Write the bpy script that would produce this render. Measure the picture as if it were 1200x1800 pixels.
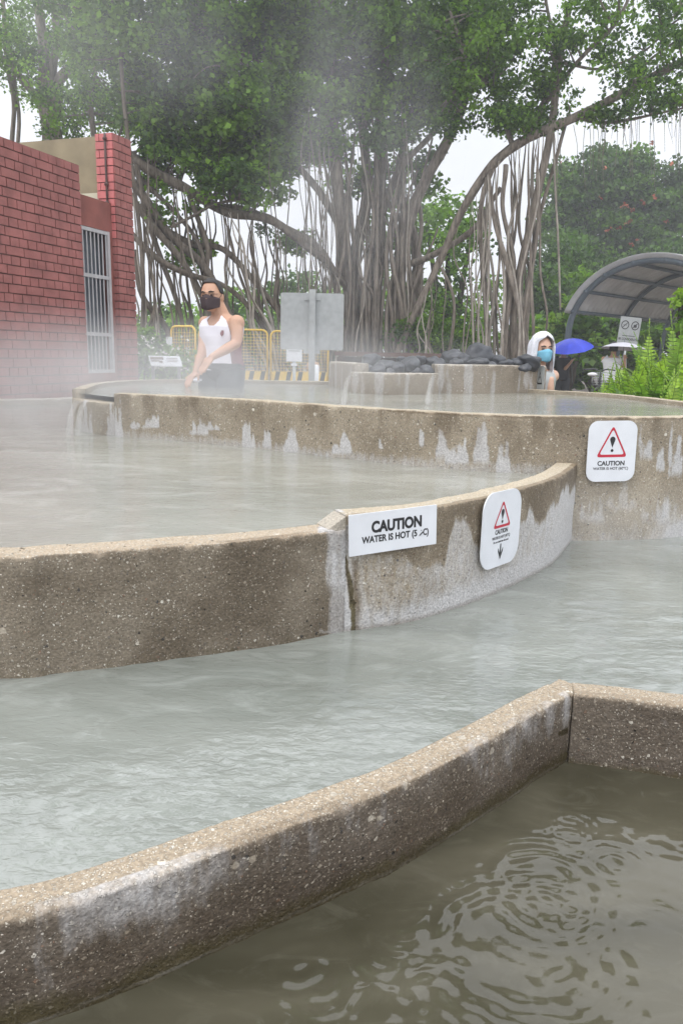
import bpy, bmesh, math, random
import numpy as np
from mathutils import Vector, Matrix
random.seed(7); RNG = np.random.default_rng(7)
sc = bpy.context.scene
for o in list(bpy.data.objects): bpy.data.objects.remove(o)

# ------------------------------------------------------------------ camera
F, HOR, ROLL, EYE = 1345.0, 278.0, 0.02, 1.35
PITCH = math.atan(HOR / F)
cam = bpy.data.cameras.new("camera"); co = bpy.data.objects.new("camera", cam); sc.collection.objects.link(co)
cam.sensor_fit = 'VERTICAL'; cam.sensor_height = 36; cam.sensor_width = 24; cam.lens = F / 1800 * 36
cam.clip_start = .05; cam.clip_end = 600
RM = Matrix.Rotation(math.pi / 2 - PITCH, 3, 'X') @ Matrix.Rotation(ROLL, 3, 'Z')
co.matrix_world = Matrix.Translation((0, 0, EYE)) @ RM.to_4x4()
sc.camera = co
RN = np.array([list(r) for r in RM])

# ------------------------------------------------------------------ world, sun, exposure
SUN_EL, SUN_AZ = math.radians(62), math.radians(215)
world = bpy.data.worlds.new("World"); sc.world = world; world.use_nodes = True
wn = world.node_tree; wn.nodes.clear()
def N(nt, t, **k):
    n = nt.nodes.new(t)
    for a, b in k.items(): setattr(n, a, b)
    return n
wout = N(wn, 'ShaderNodeOutputWorld'); wbg = N(wn, 'ShaderNodeBackground')
sky = N(wn, 'ShaderNodeTexSky', sky_type='NISHITA', sun_disc=False, sun_elevation=SUN_EL, sun_rotation=SUN_AZ, dust_density=4.0, air_density=1.2)
hsv = N(wn, 'ShaderNodeHueSaturation'); hsv.inputs['Saturation'].default_value = .35; hsv.inputs['Value'].default_value = .55
tc = N(wn, 'ShaderNodeTexCoord'); sx = N(wn, 'ShaderNodeSeparateXYZ')
rmp = N(wn, 'ShaderNodeValToRGB')
e = rmp.color_ramp.elements; e[0].position = .0; e[0].color = (.90, .93, .99, 1); e[1].position = 1; e[1].color = (2.2, 2.25, 2.35, 1)
m_ = e.new(.38); m_.color = (1.02, 1.06, 1.13, 1); m2 = e.new(.52); m2.color = (1.95, 2.0, 2.1, 1)
cl = N(wn, 'ShaderNodeTexNoise'); cl.inputs['Scale'].default_value = 2.2; cl.inputs['Detail'].default_value = 5
cmap = N(wn, 'ShaderNodeMapRange'); cmap.inputs['From Min'].default_value = .3; cmap.inputs['From Max'].default_value = .7; cmap.inputs['To Min'].default_value = .86; cmap.inputs['To Max'].default_value = 1.1
mul = N(wn, 'ShaderNodeVectorMath', operation='SCALE'); sc10 = N(wn, 'ShaderNodeVectorMath', operation='SCALE'); sc10.inputs[3].default_value = 10.0
mix = N(wn, 'ShaderNodeMix', data_type='RGBA'); mix.inputs[0].default_value = .85
L = wn.links.new
L(tc.outputs['Generated'], sx.inputs[0]); L(sx.outputs[2], rmp.inputs[0]); L(tc.outputs['Generated'], cl.inputs['Vector'])
L(cl.outputs[0], cmap.inputs[0]); L(rmp.outputs[0], mul.inputs[0]); L(cmap.outputs[0], mul.inputs[3]); L(mul.outputs[0], sc10.inputs[0])
L(sky.outputs[0], hsv.inputs['Color']); L(hsv.outputs[0], mix.inputs[6]); L(sc10.outputs[0], mix.inputs[7])
L(mix.outputs[2], wbg.inputs[0]); wbg.inputs[1].default_value = .1; L(wbg.outputs[0], wout.inputs[0])
sl = bpy.data.lights.new("sun", 'SUN'); so = bpy.data.objects.new("sun", sl); sc.collection.objects.link(so)
sl.energy = 1.1; sl.angle = math.radians(25); sl.color = (1, .96, .9)
sd = Vector((math.sin(SUN_AZ) * math.cos(SUN_EL), math.cos(SUN_AZ) * math.cos(SUN_EL), math.sin(SUN_EL)))
so.rotation_euler = sd.to_track_quat('Z', 'Y').to_euler()
sc.view_settings.view_transform = 'Standard'; sc.view_settings.look = 'None'; sc.view_settings.gamma = 1; sc.view_settings.exposure = .25
sc.cycles.use_denoising = True; sc.cycles.volume_step_rate = 2.0; sc.cycles.volume_max_steps = 96
sc.cycles.max_bounces = 8; sc.cycles.transparent_max_bounces = 16; sc.cycles.volume_bounces = 1

# ------------------------------------------------------------------ placing helpers
def ray(x, y): return RN @ np.array([(x - 600) / F, -(y - 900) / F, -1.])
def PZ(x, y, z):
    d = ray(x, y); p = d * ((z - EYE) / d[2]); p[2] += EYE; return p
def PD(x, y, D):
    d = ray(x, y); p = d * (D / d[1]); p[2] += EYE; return p
def PROJ(P):
    P = np.asarray(P, float).copy(); P[..., 2] -= EYE; q = P @ RN
    return 600 + F * q[..., 0] / -q[..., 2], 900 - F * q[..., 1] / -q[..., 2]
zC, zW3, zW2, zB1, zB2, zW1, zA, zW0 = [EYE + v for v in (-.235, -.262, -.474, -.43, -.468, -.763, -.715, -.878)]
def sstep(a, b, x):
    t = np.clip((x - a) / (b - a), 0, 1); return t * t * (3 - 2 * t)
def GZ(x, y):
    return EYE - 1.24 + .60 * sstep(9, 14, y) * sstep(2.6, -.5, x) + .15 * sstep(16, 40, y)

# numpy value noise
def _h(ix, iy, s):
    n = (ix.astype(np.int64) * 374761393 + iy.astype(np.int64) * 668265263 + s * 974711) & 0x7fffffff
    n = ((n ^ (n >> 13)) * 1274126177) & 0x7fffffff
    return ((n ^ (n >> 16)) & 0xffff) / 65535.0
def vn(x, y, s=0):
    x = np.asarray(x, float); y = np.asarray(y, float)
    ix = np.floor(x); iy = np.floor(y); fx = x - ix; fy = y - iy
    fx = fx * fx * (3 - 2 * fx); fy = fy * fy * (3 - 2 * fy)
    a = _h(ix, iy, s); b = _h(ix + 1, iy, s); c = _h(ix, iy + 1, s); d = _h(ix + 1, iy + 1, s)
    return (a * (1 - fx) + b * fx) * (1 - fy) + (c * (1 - fx) + d * fx) * fy
def fbm(x, y, o=4, s=0):
    r = 0; a = .5; t = 0
    for i in range(o):
        r = r + a * vn(x, y, s + i); t += a; a *= .5; x = x * 2.03; y = y * 2.03
    return r / t

# ------------------------------------------------------------------ object helpers
def link(o, parent=None):
    sc.collection.objects.link(o)
    if parent is not None: o.parent = parent
    return o
def tag(o, label=None, cat=None, group=None, kind=None):
    if label: o['label'] = label
    if cat: o['category'] = cat
    if group: o['group'] = group
    if kind: o['kind'] = kind
    return o
def empty(name, loc=(0, 0, 0), rz=0, label=None, cat=None, group=None):
    o = bpy.data.objects.new(name, None); link(o); o.location = [float(v) for v in loc]; o.rotation_euler = (0, 0, rz); o.empty_display_size = .1
    return tag(o, label, cat, group)
class MB:
    def __init__(s): s.v = []; s.f = []; s.c = 0
    def add(s, v, f):
        v = np.asarray(v, float).reshape(-1, 3); s.v.append(v)
        if len(f):
            s.f.extend([[i + s.c for i in q] for q in f])
        s.c += len(v)
    def box(s, c, d, R=None):
        c = np.asarray(c, float); h = np.asarray(d, float) / 2
        P = np.array([[x, y, z] for x in (-1, 1) for y in (-1, 1) for z in (-1, 1)]) * h
        if R is not None: P = P @ np.asarray(R, float).T
        s.add(P + c, [(0, 1, 3, 2), (4, 6, 7, 5), (0, 4, 5, 1), (2, 3, 7, 6), (0, 2, 6, 4), (1, 5, 7, 3)])
    def tube(s, pts, r, n=8, caps=True, lobes=None, smooth=0):
        pts = np.asarray(pts, float); r = np.broadcast_to(np.asarray(r, float), (len(pts),)).copy()
        if smooth: pts, r = crs(pts, r, smooth)
        T = np.gradient(pts, axis=0); T /= np.linalg.norm(T, axis=1)[:, None] + 1e-9
        up = np.array([0, 0, 1.]) if abs(T[0][2]) < .9 else np.array([1., 0, 0])
        V = []; a = np.arange(n) * 2 * math.pi / n; ca, sa = np.cos(a), np.sin(a)
        u = np.cross(T[0], up); u /= np.linalg.norm(u)
        for i in range(len(pts)):
            u = u - T[i] * (u @ T[i]); u /= np.linalg.norm(u) + 1e-9; w = np.cross(T[i], u)
            rr = r[i] * (lobes[i] if lobes is not None else 1)
            rr = np.broadcast_to(rr, (n,))
            V.append(pts[i] + (ca * rr)[:, None] * u + (sa * rr)[:, None] * w)
        V = np.concatenate(V); m = len(pts); f = []
        for i in range(m - 1):
            for j in range(n):
                k = (j + 1) % n; f.append((i * n + j, i * n + k, (i + 1) * n + k, (i + 1) * n + j))
        if caps: f.append(tuple(range(n - 1, -1, -1))); f.append(tuple((m - 1) * n + j for j in range(n)))
        s.add(V, f)
    def ell(s, c, rad, axes=None, nu=16, nv=10, fn=None):
        th = np.linspace(0, math.pi, nv + 1)[1:-1]; ph = np.arange(nu) * 2 * math.pi / nu
        D = [[0, 0, 1.]]
        for t in th:
            for p in ph: D.append([math.sin(t) * math.cos(p), math.sin(t) * math.sin(p), math.cos(t)])
        D.append([0, 0, -1.]); D = np.array(D); P = D * np.asarray(rad, float)
        if fn is not None: P = P * fn(D)[:, None]
        if axes is not None: P = P @ np.asarray(axes, float)
        f = []; m = nv - 1
        for j in range(nu): f.append((0, 1 + j, 1 + (j + 1) % nu))
        for i in range(m - 1):
            for j in range(nu):
                k = (j + 1) % nu; f.append((1 + i * nu + j, 1 + (i + 1) * nu + j, 1 + (i + 1) * nu + k, 1 + i * nu + k))
        b = 1 + (m - 1) * nu; e_ = 1 + m * nu
        for j in range(nu): f.append((b + j, e_, b + (j + 1) % nu))
        s.add(P + np.asarray(c, float), f)
    def build(s, name, mat, parent=None, smooth=True, offset=None):
        me = bpy.data.meshes.new(name)
        v = np.concatenate(s.v) if s.v else np.zeros((0, 3))
        if offset is not None: v = v - np.asarray(offset, float)
        me.from_pydata(v.tolist(), [], s.f); me.update()
        if smooth: me.shade_smooth()
        o = bpy.data.objects.new(name, me)
        if mat is not None: me.materials.append(mat)
        return link(o, parent)
def crs(P, r, k):
    P = np.asarray(P, float); n = len(P); Q = []; R_ = []
    E_ = np.vstack([2 * P[0] - P[1], P, 2 * P[-1] - P[-2]])
    for i in range(n - 1):
        p0, p1, p2, p3 = E_[i], E_[i + 1], E_[i + 2], E_[i + 3]
        for j in range(k):
            t = j / k
            Q.append(.5 * (2 * p1 + (p2 - p0) * t + (2 * p0 - 5 * p1 + 4 * p2 - p3) * t * t + (3 * p1 - p0 - 3 * p2 + p3) * t ** 3))
            R_.append(r[i] * (1 - t) + r[i + 1] * t)
    Q.append(P[-1]); R_.append(r[-1]); return np.array(Q), np.array(R_)
def curve2(P, k=12):
    return crs(np.asarray(P, float), np.ones(len(P)), k)[0]
def resample(P, step):
    P = np.asarray(P, float); d = np.r_[0, np.cumsum(np.linalg.norm(np.diff(P, axis=0), axis=1))]
    n = max(2, int(d[-1] / step) + 1); t = np.linspace(0, d[-1], n)
    return np.stack([np.interp(t, d, P[:, i]) for i in range(P.shape[1])], 1), t
def bigmesh(name, V, Q, mat, parent=None, attr=None, smooth=True, k=4):
    me = bpy.data.meshes.new(name); V = np.asarray(V, np.float32); Q = np.asarray(Q, np.int32)
    me.vertices.add(len(V)); me.vertices.foreach_set('co', V.ravel())
    me.loops.add(Q.size); me.loops.foreach_set('vertex_index', Q.ravel())
    me.polygons.add(len(Q)); me.polygons.foreach_set('loop_start', np.arange(len(Q), dtype=np.int32) * k)
    me.polygons.foreach_set('loop_total', np.full(len(Q), k, np.int32))
    me.update(calc_edges=True); me.validate()
    if smooth: me.shade_smooth()
    for an, A in (attr or {}).items():
        at = me.attributes.new(an, 'FLOAT_COLOR', 'POINT'); A = np.asarray(A, np.float32)
        if A.shape[1] == 3: A = np.c_[A, np.ones(len(A), np.float32)]
        at.data.foreach_set('color', A.ravel().astype(np.float32))
    me.materials.append(mat); o = bpy.data.objects.new(name, me); return link(o, parent)
def grid_faces(nu, nv):
    i = np.arange(nu - 1)[:, None] * nv + np.arange(nv - 1)[None]; i = i.ravel()
    return np.stack([i, i + nv, i + nv + 1, i + 1], 1)

# ------------------------------------------------------------------ materials
def newmat(name):
    m = bpy.data.materials.new(name); m.use_nodes = True; nt = m.node_tree
    return m, nt, nt.nodes['Principled BSDF'], nt.links.new
def simple(name, col, rough=.6, metal=0, var=.12, scale=8, bump=.0, spec=.5, bscale=None):
    m, nt, b, L = newmat(name)
    tcn = N(nt, 'ShaderNodeTexCoord'); nz = N(nt, 'ShaderNodeTexNoise'); nz.inputs['Scale'].default_value = scale; nz.inputs['Detail'].default_value = 5
    mr = N(nt, 'ShaderNodeMapRange'); mr.inputs['From Min'].default_value = .3; mr.inputs['From Max'].default_value = .7
    mr.inputs['To Min'].default_value = 1 - var; mr.inputs['To Max'].default_value = 1 + var
    v = N(nt, 'ShaderNodeVectorMath', operation='SCALE'); v.inputs[0].default_value = col[:3]
    L(tcn.outputs['Object'], nz.inputs['Vector']); L(nz.outputs[0], mr.inputs[0]); L(mr.outputs[0], v.inputs[3]); L(v.outputs[0], b.inputs['Base Color'])
    b.inputs['Roughness'].default_value = rough; b.inputs['Metallic'].default_value = metal; b.inputs['Specular IOR Level'].default_value = spec
    if bump:
        n2 = N(nt, 'ShaderNodeTexNoise'); n2.inputs['Scale'].default_value = bscale or scale * 4; n2.inputs['Detail'].default_value = 4
        bp = N(nt, 'ShaderNodeBump'); bp.inputs['Strength'].default_value = bump; bp.inputs['Distance'].default_value = .01
        L(tcn.outputs['Object'], n2.inputs['Vector']); L(n2.outputs[0], bp.inputs['Height']); L(bp.outputs[0], b.inputs['Normal'])
    return m

def concrete(name, c1, c2, peb=.5, pebtop=.9, size=1.0, topcol=(.62, .52, .40), rough=.85):
    """exposed-aggregate concrete. attribute 'st': R lime bloom, G wet darkening, B algae, A top-ness"""
    m, nt, b, L = newmat(name)
    geo = N(nt, 'ShaderNodeNewGeometry'); at = N(nt, 'ShaderNodeAttribute', attribute_name='st'); sp = N(nt, 'ShaderNodeSeparateColor')
    L(at.outputs['Color'], sp.inputs[0])
    wn_ = N(nt, 'ShaderNodeTexNoise'); wn_.inputs['Scale'].default_value = 140; wn_.inputs['Detail'].default_value = 2
    wv = N(nt, 'ShaderNodeVectorMath', operation='SCALE'); wv.inputs[3].default_value = .0085
    wa = N(nt, 'ShaderNodeVectorMath', operation='ADD')
    L(geo.outputs['Position'], wn_.inputs['Vector']); L(wn_.outputs['Color'], wv.inputs[0]); L(geo.outputs['Position'], wa.inputs[0]); L(wv.outputs[0], wa.inputs[1])
    P = wa.outputs[0]
    n1 = N(nt, 'ShaderNodeTexNoise'); n1.inputs['Scale'].default_value = 3.5; n1.inputs['Detail'].default_value = 10; n1.inputs['Roughness'].default_value = .65
    L(geo.outputs['Position'], n1.inputs['Vector'])
    n2 = N(nt, 'ShaderNodeTexNoise'); n2.inputs['Scale'].default_value = 160; n2.inputs['Detail'].default_value = 4; L(geo.outputs['Position'], n2.inputs['Vector'])
    def ramp(src, pts):
        r = N(nt, 'ShaderNodeValToRGB'); el = r.color_ramp.elements
        while len(el) > 1: el.remove(el[-1])
        el[0].position = pts[0][0]; el[0].color = (*pts[0][1], 1)
        for p, c in pts[1:]:
            q = el.new(p); q.color = (*c, 1)
        L(src, r.inputs[0]); return r
    base = ramp(n1.outputs[0], [(.3, c1), (.7, c2)]).outputs[0]
    def mixc(f, a, c, mode='MIX', fac=None):
        x = N(nt, 'ShaderNodeMix', data_type='RGBA', blend_type=mode)
        if f is not None: L(f, x.inputs[0])
        else: x.inputs[0].default_value = fac
        for s_, i in ((a, 6), (c, 7)):
            if isinstance(s_, tuple): x.inputs[i].default_value = (*s_, 1)
            else: L(s_, x.inputs[i])
        return x.outputs[2]
    def math_(op, a, c=None, clamp=False):
        x = N(nt, 'ShaderNodeMath', operation=op, use_clamp=clamp)
        for s_, i in ((a, 0), (c, 1)):
            if s_ is None: continue
            if isinstance(s_, (int, float)): x.inputs[i].default_value = s_
            else: L(s_, x.inputs[i])
        return x.outputs[0]
    g = ramp(n2.outputs[0], [(.35, (.78, .78, .78)), (.65, (1.18, 1.18, 1.18))]).outputs[0]
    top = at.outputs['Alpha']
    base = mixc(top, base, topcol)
    base = mixc(None, base, g, 'MULTIPLY', 1.0)
    hts = []
    tot = None
    for k, (scale, dens) in enumerate(((74 * size, .6), (125 * size, 1.0), (210 * size, 1.3), (38 * size, .08))):
        vo = N(nt, 'ShaderNodeTexVoronoi'); vo.inputs['Scale'].default_value = scale; L(P, vo.inputs['Vector'])
        s2 = N(nt, 'ShaderNodeSeparateColor'); L(vo.outputs['Color'], s2.inputs[0])
        # probability of a pebble in the cell depends on topness
        pr = math_('MULTIPLY_ADD', top, pebtop - peb); nt.nodes[-1].inputs[2].default_value = peb
        pr = math_('MULTIPLY', pr, dens)
        has = math_('LESS_THAN', s2.outputs[0], pr)
        rad = math_('MULTIPLY_ADD', s2.outputs[1], .26); nt.nodes[-1].inputs[2].default_value = .16
        ins = math_('SUBTRACT', rad, vo.outputs['Distance']); ins = math_('MULTIPLY', ins, 14, True)
        mk = math_('MULTIPLY', ins, has)
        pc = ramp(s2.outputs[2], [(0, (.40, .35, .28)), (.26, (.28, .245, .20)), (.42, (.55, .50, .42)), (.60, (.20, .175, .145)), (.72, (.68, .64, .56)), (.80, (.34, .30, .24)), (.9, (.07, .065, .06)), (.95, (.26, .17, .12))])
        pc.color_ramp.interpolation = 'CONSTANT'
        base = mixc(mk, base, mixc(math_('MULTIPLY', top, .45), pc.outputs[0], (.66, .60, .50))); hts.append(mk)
    h = math_('ADD', hts[0], hts[1]); h = math_('ADD', h, math_('MULTIPLY', n2.outputs[0], 1.4))
    # pits
    vp = N(nt, 'ShaderNodeTexVoronoi'); vp.inputs['Scale'].default_value = 70; L(P, vp.inputs['Vector'])
    s3 = N(nt, 'ShaderNodeSeparateColor'); L(vp.outputs['Color'], s3.inputs[0])
    pit = math_('MULTIPLY', math_('LESS_THAN', s3.outputs[2], .05), math_('MULTIPLY', math_('SUBTRACT', .22, vp.outputs['Distance']), 12, True))
    base = mixc(pit, base, (.03, .027, .022)); h = math_('SUBTRACT', h, math_('MULTIPLY', pit, 2))
    # stains
    nf = N(nt, 'ShaderNodeTexNoise'); nf.inputs['Scale'].default_value = 45; nf.inputs['Detail'].default_value = 6; nf.inputs['Roughness'].default_value = .7
    mpv = N(nt, 'ShaderNodeMapping'); mpv.inputs['Scale'].default_value = (1, 1, .35); L(geo.outputs['Position'], mpv.inputs[0]); L(mpv.outputs[0], nf.inputs['Vector'])
    r_ = math_('MULTIPLY', math_('SUBTRACT', math_('ADD', sp.outputs[0], nf.outputs[0]), .70), 1.9, True)
    base = mixc(math_('MULTIPLY', r_, .84), base, mixc(None, (.56, .555, .56), g, 'MULTIPLY', 1.0))
    al = math_('MULTIPLY', math_('SUBTRACT', math_('ADD', sp.outputs[2], nf.outputs[0]), .75), 2.4, True)
    base = mixc(math_('MULTIPLY', al, .75), base, (.075, .062, .018))
    wet = sp.outputs[1]
    base = mixc(wet, base, mixc(None, base, (.46, .41, .35), 'MULTIPLY', 1.0))
    L(base, b.inputs['Base Color'])
    bp = N(nt, 'ShaderNodeBump'); bp.inputs['Strength'].default_value = .85; bp.inputs['Distance'].default_value = .003; L(h, bp.inputs['Height']); L(bp.outputs[0], b.inputs['Normal'])
    rg = N(nt, 'ShaderNodeMapRange'); rg.inputs['To Min'].default_value = rough; rg.inputs['To Max'].default_value = .5; L(wet, rg.inputs[0]); L(rg.outputs[0], b.inputs['Roughness'])
    b.inputs['Specular IOR Level'].default_value = .35
    return m

def water_mat(name, cA, cB, cF, nscale, bump, rough=.06, foam=.5, spec=.5, ior=1.45, fine=60):
    m, nt, b, L = newmat(name)
    geo = N(nt, 'ShaderNodeNewGeometry')
    mp = N(nt, 'ShaderNodeMapping'); mp.inputs['Scale'].default_value = (.7, 1.3, 1); mp.inputs['Rotation'].default_value = (0, 0, .25); L(geo.outputs['Position'], mp.inputs[0])
    n1 = N(nt, 'ShaderNodeTexNoise'); n1.inputs['Scale'].default_value = nscale; n1.inputs['Detail'].default_value = 7; n1.inputs['Distortion'].default_value = .8; L(mp.outputs[0], n1.inputs['Vector'])
    r = N(nt, 'ShaderNodeValToRGB'); r.color_ramp.elements[0].position = .35; r.color_ramp.elements[0].color = (*cA, 1); r.color_ramp.elements[1].position = .65; r.color_ramp.elements[1].color = (*cB, 1); L(n1.outputs[0], r.inputs[0])
    n2 = N(nt, 'ShaderNodeTexNoise'); n2.inputs['Scale'].default_value = nscale * 3.5; n2.inputs['Detail'].default_value = 9; n2.inputs['Roughness'].default_value = .68; n2.inputs['Distortion'].default_value = 1.6; L(mp.outputs[0], n2.inputs['Vector'])
    f = N(nt, 'ShaderNodeValToRGB'); f.color_ramp.elements[0].position = .5; f.color_ramp.elements[0].color = (0, 0, 0, 1); f.color_ramp.elements[1].position = .78; f.color_ramp.elements[1].color = (foam,) * 3 + (1,); L(n2.outputs[0], f.inputs[0])
    mx = N(nt, 'ShaderNodeMix', data_type='RGBA'); L(f.outputs[0], mx.inputs[0]); L(r.outputs[0], mx.inputs[6]); mx.inputs[7].default_value = (*cF, 1)
    L(mx.outputs[2], b.inputs['Base Color']); b.inputs['Roughness'].default_value = rough; b.inputs['IOR'].default_value = ior; b.inputs['Specular IOR Level'].default_value = spec
    n3 = N(nt, 'ShaderNodeTexNoise'); n3.inputs['Scale'].default_value = fine; n3.inputs['Detail'].default_value = 3; n3.inputs['Distortion'].default_value = .6; L(mp.outputs[0], n3.inputs['Vector'])
    bp = N(nt, 'ShaderNodeBump'); bp.inputs['Strength'].default_value = bump; bp.inputs['Distance'].default_value = .004; L(n3.outputs[0], bp.inputs['Height']); L(bp.outputs[0], b.inputs['Normal'])
    return m

def leaf_mat(name, c0, c1, trans=.35, rough=.5):
    m, nt, b, L = newmat(name)
    at = N(nt, 'ShaderNodeAttribute', attribute_name='lc'); sp = N(nt, 'ShaderNodeSeparateColor'); L(at.outputs['Color'], sp.inputs[0])
    mx = N(nt, 'ShaderNodeMix', data_type='RGBA'); L(sp.outputs[0], mx.inputs[0]); mx.inputs[6].default_value = (*c0, 1); mx.inputs[7].default_value = (*c1, 1)
    v = N(nt, 'ShaderNodeVectorMath', operation='SCALE'); mr = N(nt, 'ShaderNodeMapRange'); mr.inputs['To Min'].default_value = .6; mr.inputs['To Max'].default_value = 1.4
    L(sp.outputs[1], mr.inputs[0]); L(mx.outputs[2], v.inputs[0]); L(mr.outputs[0], v.inputs[3])
    L(v.outputs[0], b.inputs['Base Color']); b.inputs['Roughness'].default_value = rough; b.inputs['Specular IOR Level'].default_value = .4
    tr = N(nt, 'ShaderNodeBsdfTranslucent'); ms = N(nt, 'ShaderNodeMixShader'); ms.inputs[0].default_value = trans
    v2 = N(nt, 'ShaderNodeVectorMath', operation='MULTIPLY'); v2.inputs[1].default_value = (1.5, 1.6, .7); L(v.outputs[0], v2.inputs[0]); L(v2.outputs[0], tr.inputs[0])
    L(b.outputs[0], ms.inputs[1]); L(tr.outputs[0], ms.inputs[2]); L(ms.outputs[0], nt.nodes['Material Output'].inputs[0])
    return m
def bark_mat(name, c0, c1, sc_=14):
    m, nt, b, L = newmat(name)
    geo = N(nt, 'ShaderNodeNewGeometry'); mp = N(nt, 'ShaderNodeMapping'); mp.inputs['Scale'].default_value = (1, 1, .18); L(geo.outputs['Position'], mp.inputs[0])
    n = N(nt, 'ShaderNodeTexNoise'); n.inputs['Scale'].default_value = sc_; n.inputs['Detail'].default_value = 8; n.inputs['Roughness'].default_value = .7; L(mp.outputs[0], n.inputs['Vector'])
    r = N(nt, 'ShaderNodeValToRGB'); r.color_ramp.elements[0].position = .33; r.color_ramp.elements[0].color = (*c0, 1); r.color_ramp.elements[1].position = .66; r.color_ramp.elements[1].color = (*c1, 1)
    L(n.outputs[0], r.inputs[0]); L(r.outputs[0], b.inputs['Base Color']); b.inputs['Roughness'].default_value = .85; b.inputs['Specular IOR Level'].default_value = .25
    bp = N(nt, 'ShaderNodeBump'); bp.inputs['Strength'].default_value = .7; bp.inputs['Distance'].default_value = .02; L(n.outputs[0], bp.inputs['Height']); L(bp.outputs[0], b.inputs['Normal'])
    return m

M = {}
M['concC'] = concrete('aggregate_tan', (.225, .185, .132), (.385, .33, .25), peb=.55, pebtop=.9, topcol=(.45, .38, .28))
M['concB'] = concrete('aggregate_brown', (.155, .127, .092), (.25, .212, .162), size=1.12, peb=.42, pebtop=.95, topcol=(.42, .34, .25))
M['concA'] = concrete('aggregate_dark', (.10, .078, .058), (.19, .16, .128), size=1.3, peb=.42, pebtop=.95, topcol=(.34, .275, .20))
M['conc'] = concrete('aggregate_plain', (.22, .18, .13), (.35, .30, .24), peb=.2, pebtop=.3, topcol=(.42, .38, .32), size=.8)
M['barkA'] = bark_mat('bark_grey', (.085, .07, .058), (.36, .31, .26))
M['barkM'] = bark_mat('bark_mid', (.05, .04, .032), (.22, .185, .15))
M['barkP'] = bark_mat('bark_pale', (.20, .175, .15), (.52, .47, .41), 20)
M['barkD'] = bark_mat('bark_dark', (.03, .024, .018), (.13, .105, .08))
M['leafA'] = leaf_mat('leaf_banyan', (.042, .10, .018), (.22, .39, .045))
M['leafB'] = leaf_mat('leaf_dark', (.020, .058, .008), (.10, .20, .02))
M['leafC'] = leaf_mat('leaf_bright', (.10, .22, .03), (.30, .44, .06), .4)
M['leafF'] = leaf_mat('leaf_fern', (.12, .24, .03), (.32, .46, .07), .4)
M['flower'] = simple('flower_orange', (.34, .09, .035), .6)
M['flowerw'] = simple('flower_white', (.8, .8, .76), .6)
M['white'] = simple('sign_white', (.72, .74, .78), .45, var=.05, scale=12)
M['black'] = simple('print_black', (.018, .018, .02), .5)
M['red'] = simple('print_red', (.50, .02, .045), .5)
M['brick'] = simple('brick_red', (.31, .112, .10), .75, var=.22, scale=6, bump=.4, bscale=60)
M['brickp'] = simple('brick_pink', (.55, .17, .165), .75, var=.15, scale=7, bump=.4, bscale=60)  # pinker, paler red for the pillar's camera-facing bricks
M['mortar'] = simple('mortar_dark', (.11, .052, .047), .9)
M['plasterr'] = simple('plaster_red', (.23, .075, .06), .85, var=.2, scale=4, bump=.2)
M['plastert'] = simple('plaster_tan', (.29, .24, .155), .9, var=.22, scale=3, bump=.2)
M['cream'] = simple('plaster_cream', (.58, .55, .42), .85, var=.1)
M['galv'] = simple('galvanised', (.42, .44, .44), .5, .35, var=.1, scale=20)
M['grille'] = simple('grille_metal', (.48, .47, .48), .5, .3)
M['glassd'] = simple('door_screen', (.085, .10, .12), .4, var=.15)
M['yellow'] = simple('yellow_paint', (.72, .48, .05), .5, var=.08)
M['rock'] = simple('rock_dark', (.034, .037, .045), .42, var=.45, scale=9, bump=.6, bscale=26)
M['wood'] = simple('wood_brown', (.13, .075, .06), .7, var=.2)
M['steel'] = simple('steel_blue_grey', (.15, .185, .22), .5, .2, var=.08)
M['zinc'] = simple('zinc_sheet', (.68, .68, .68), .5, .25, var=.12, scale=3)
M['rust'] = simple('rust_pipe', (.09, .05, .045), .8, var=.3)
M['ground'] = simple('ground_paving', (.20, .17, .14), .9, var=.25, scale=1.2, bump=.3)
M['soil'] = simple('soil', (.10, .08, .055), .95, var=.3, scale=2, bump=.4)
M['wA'] = water_mat('water_milky', (.165, .178, .158), (.245, .26, .235), (.44, .465, .44), 1.5, .6, .04, .40, ior=1.75, fine=46)
M['wB'] = water_mat('water_beige', (.25, .25, .215), (.33, .33, .29), (.56, .57, .53), 1.0, .5, .07, .5, fine=50)
M['w0'] = water_mat('water_murky', (.040, .037, .023), (.085, .078, .054), (.15, .142, .11), 2.4, .08, .03, .35, fine=14)

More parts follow.
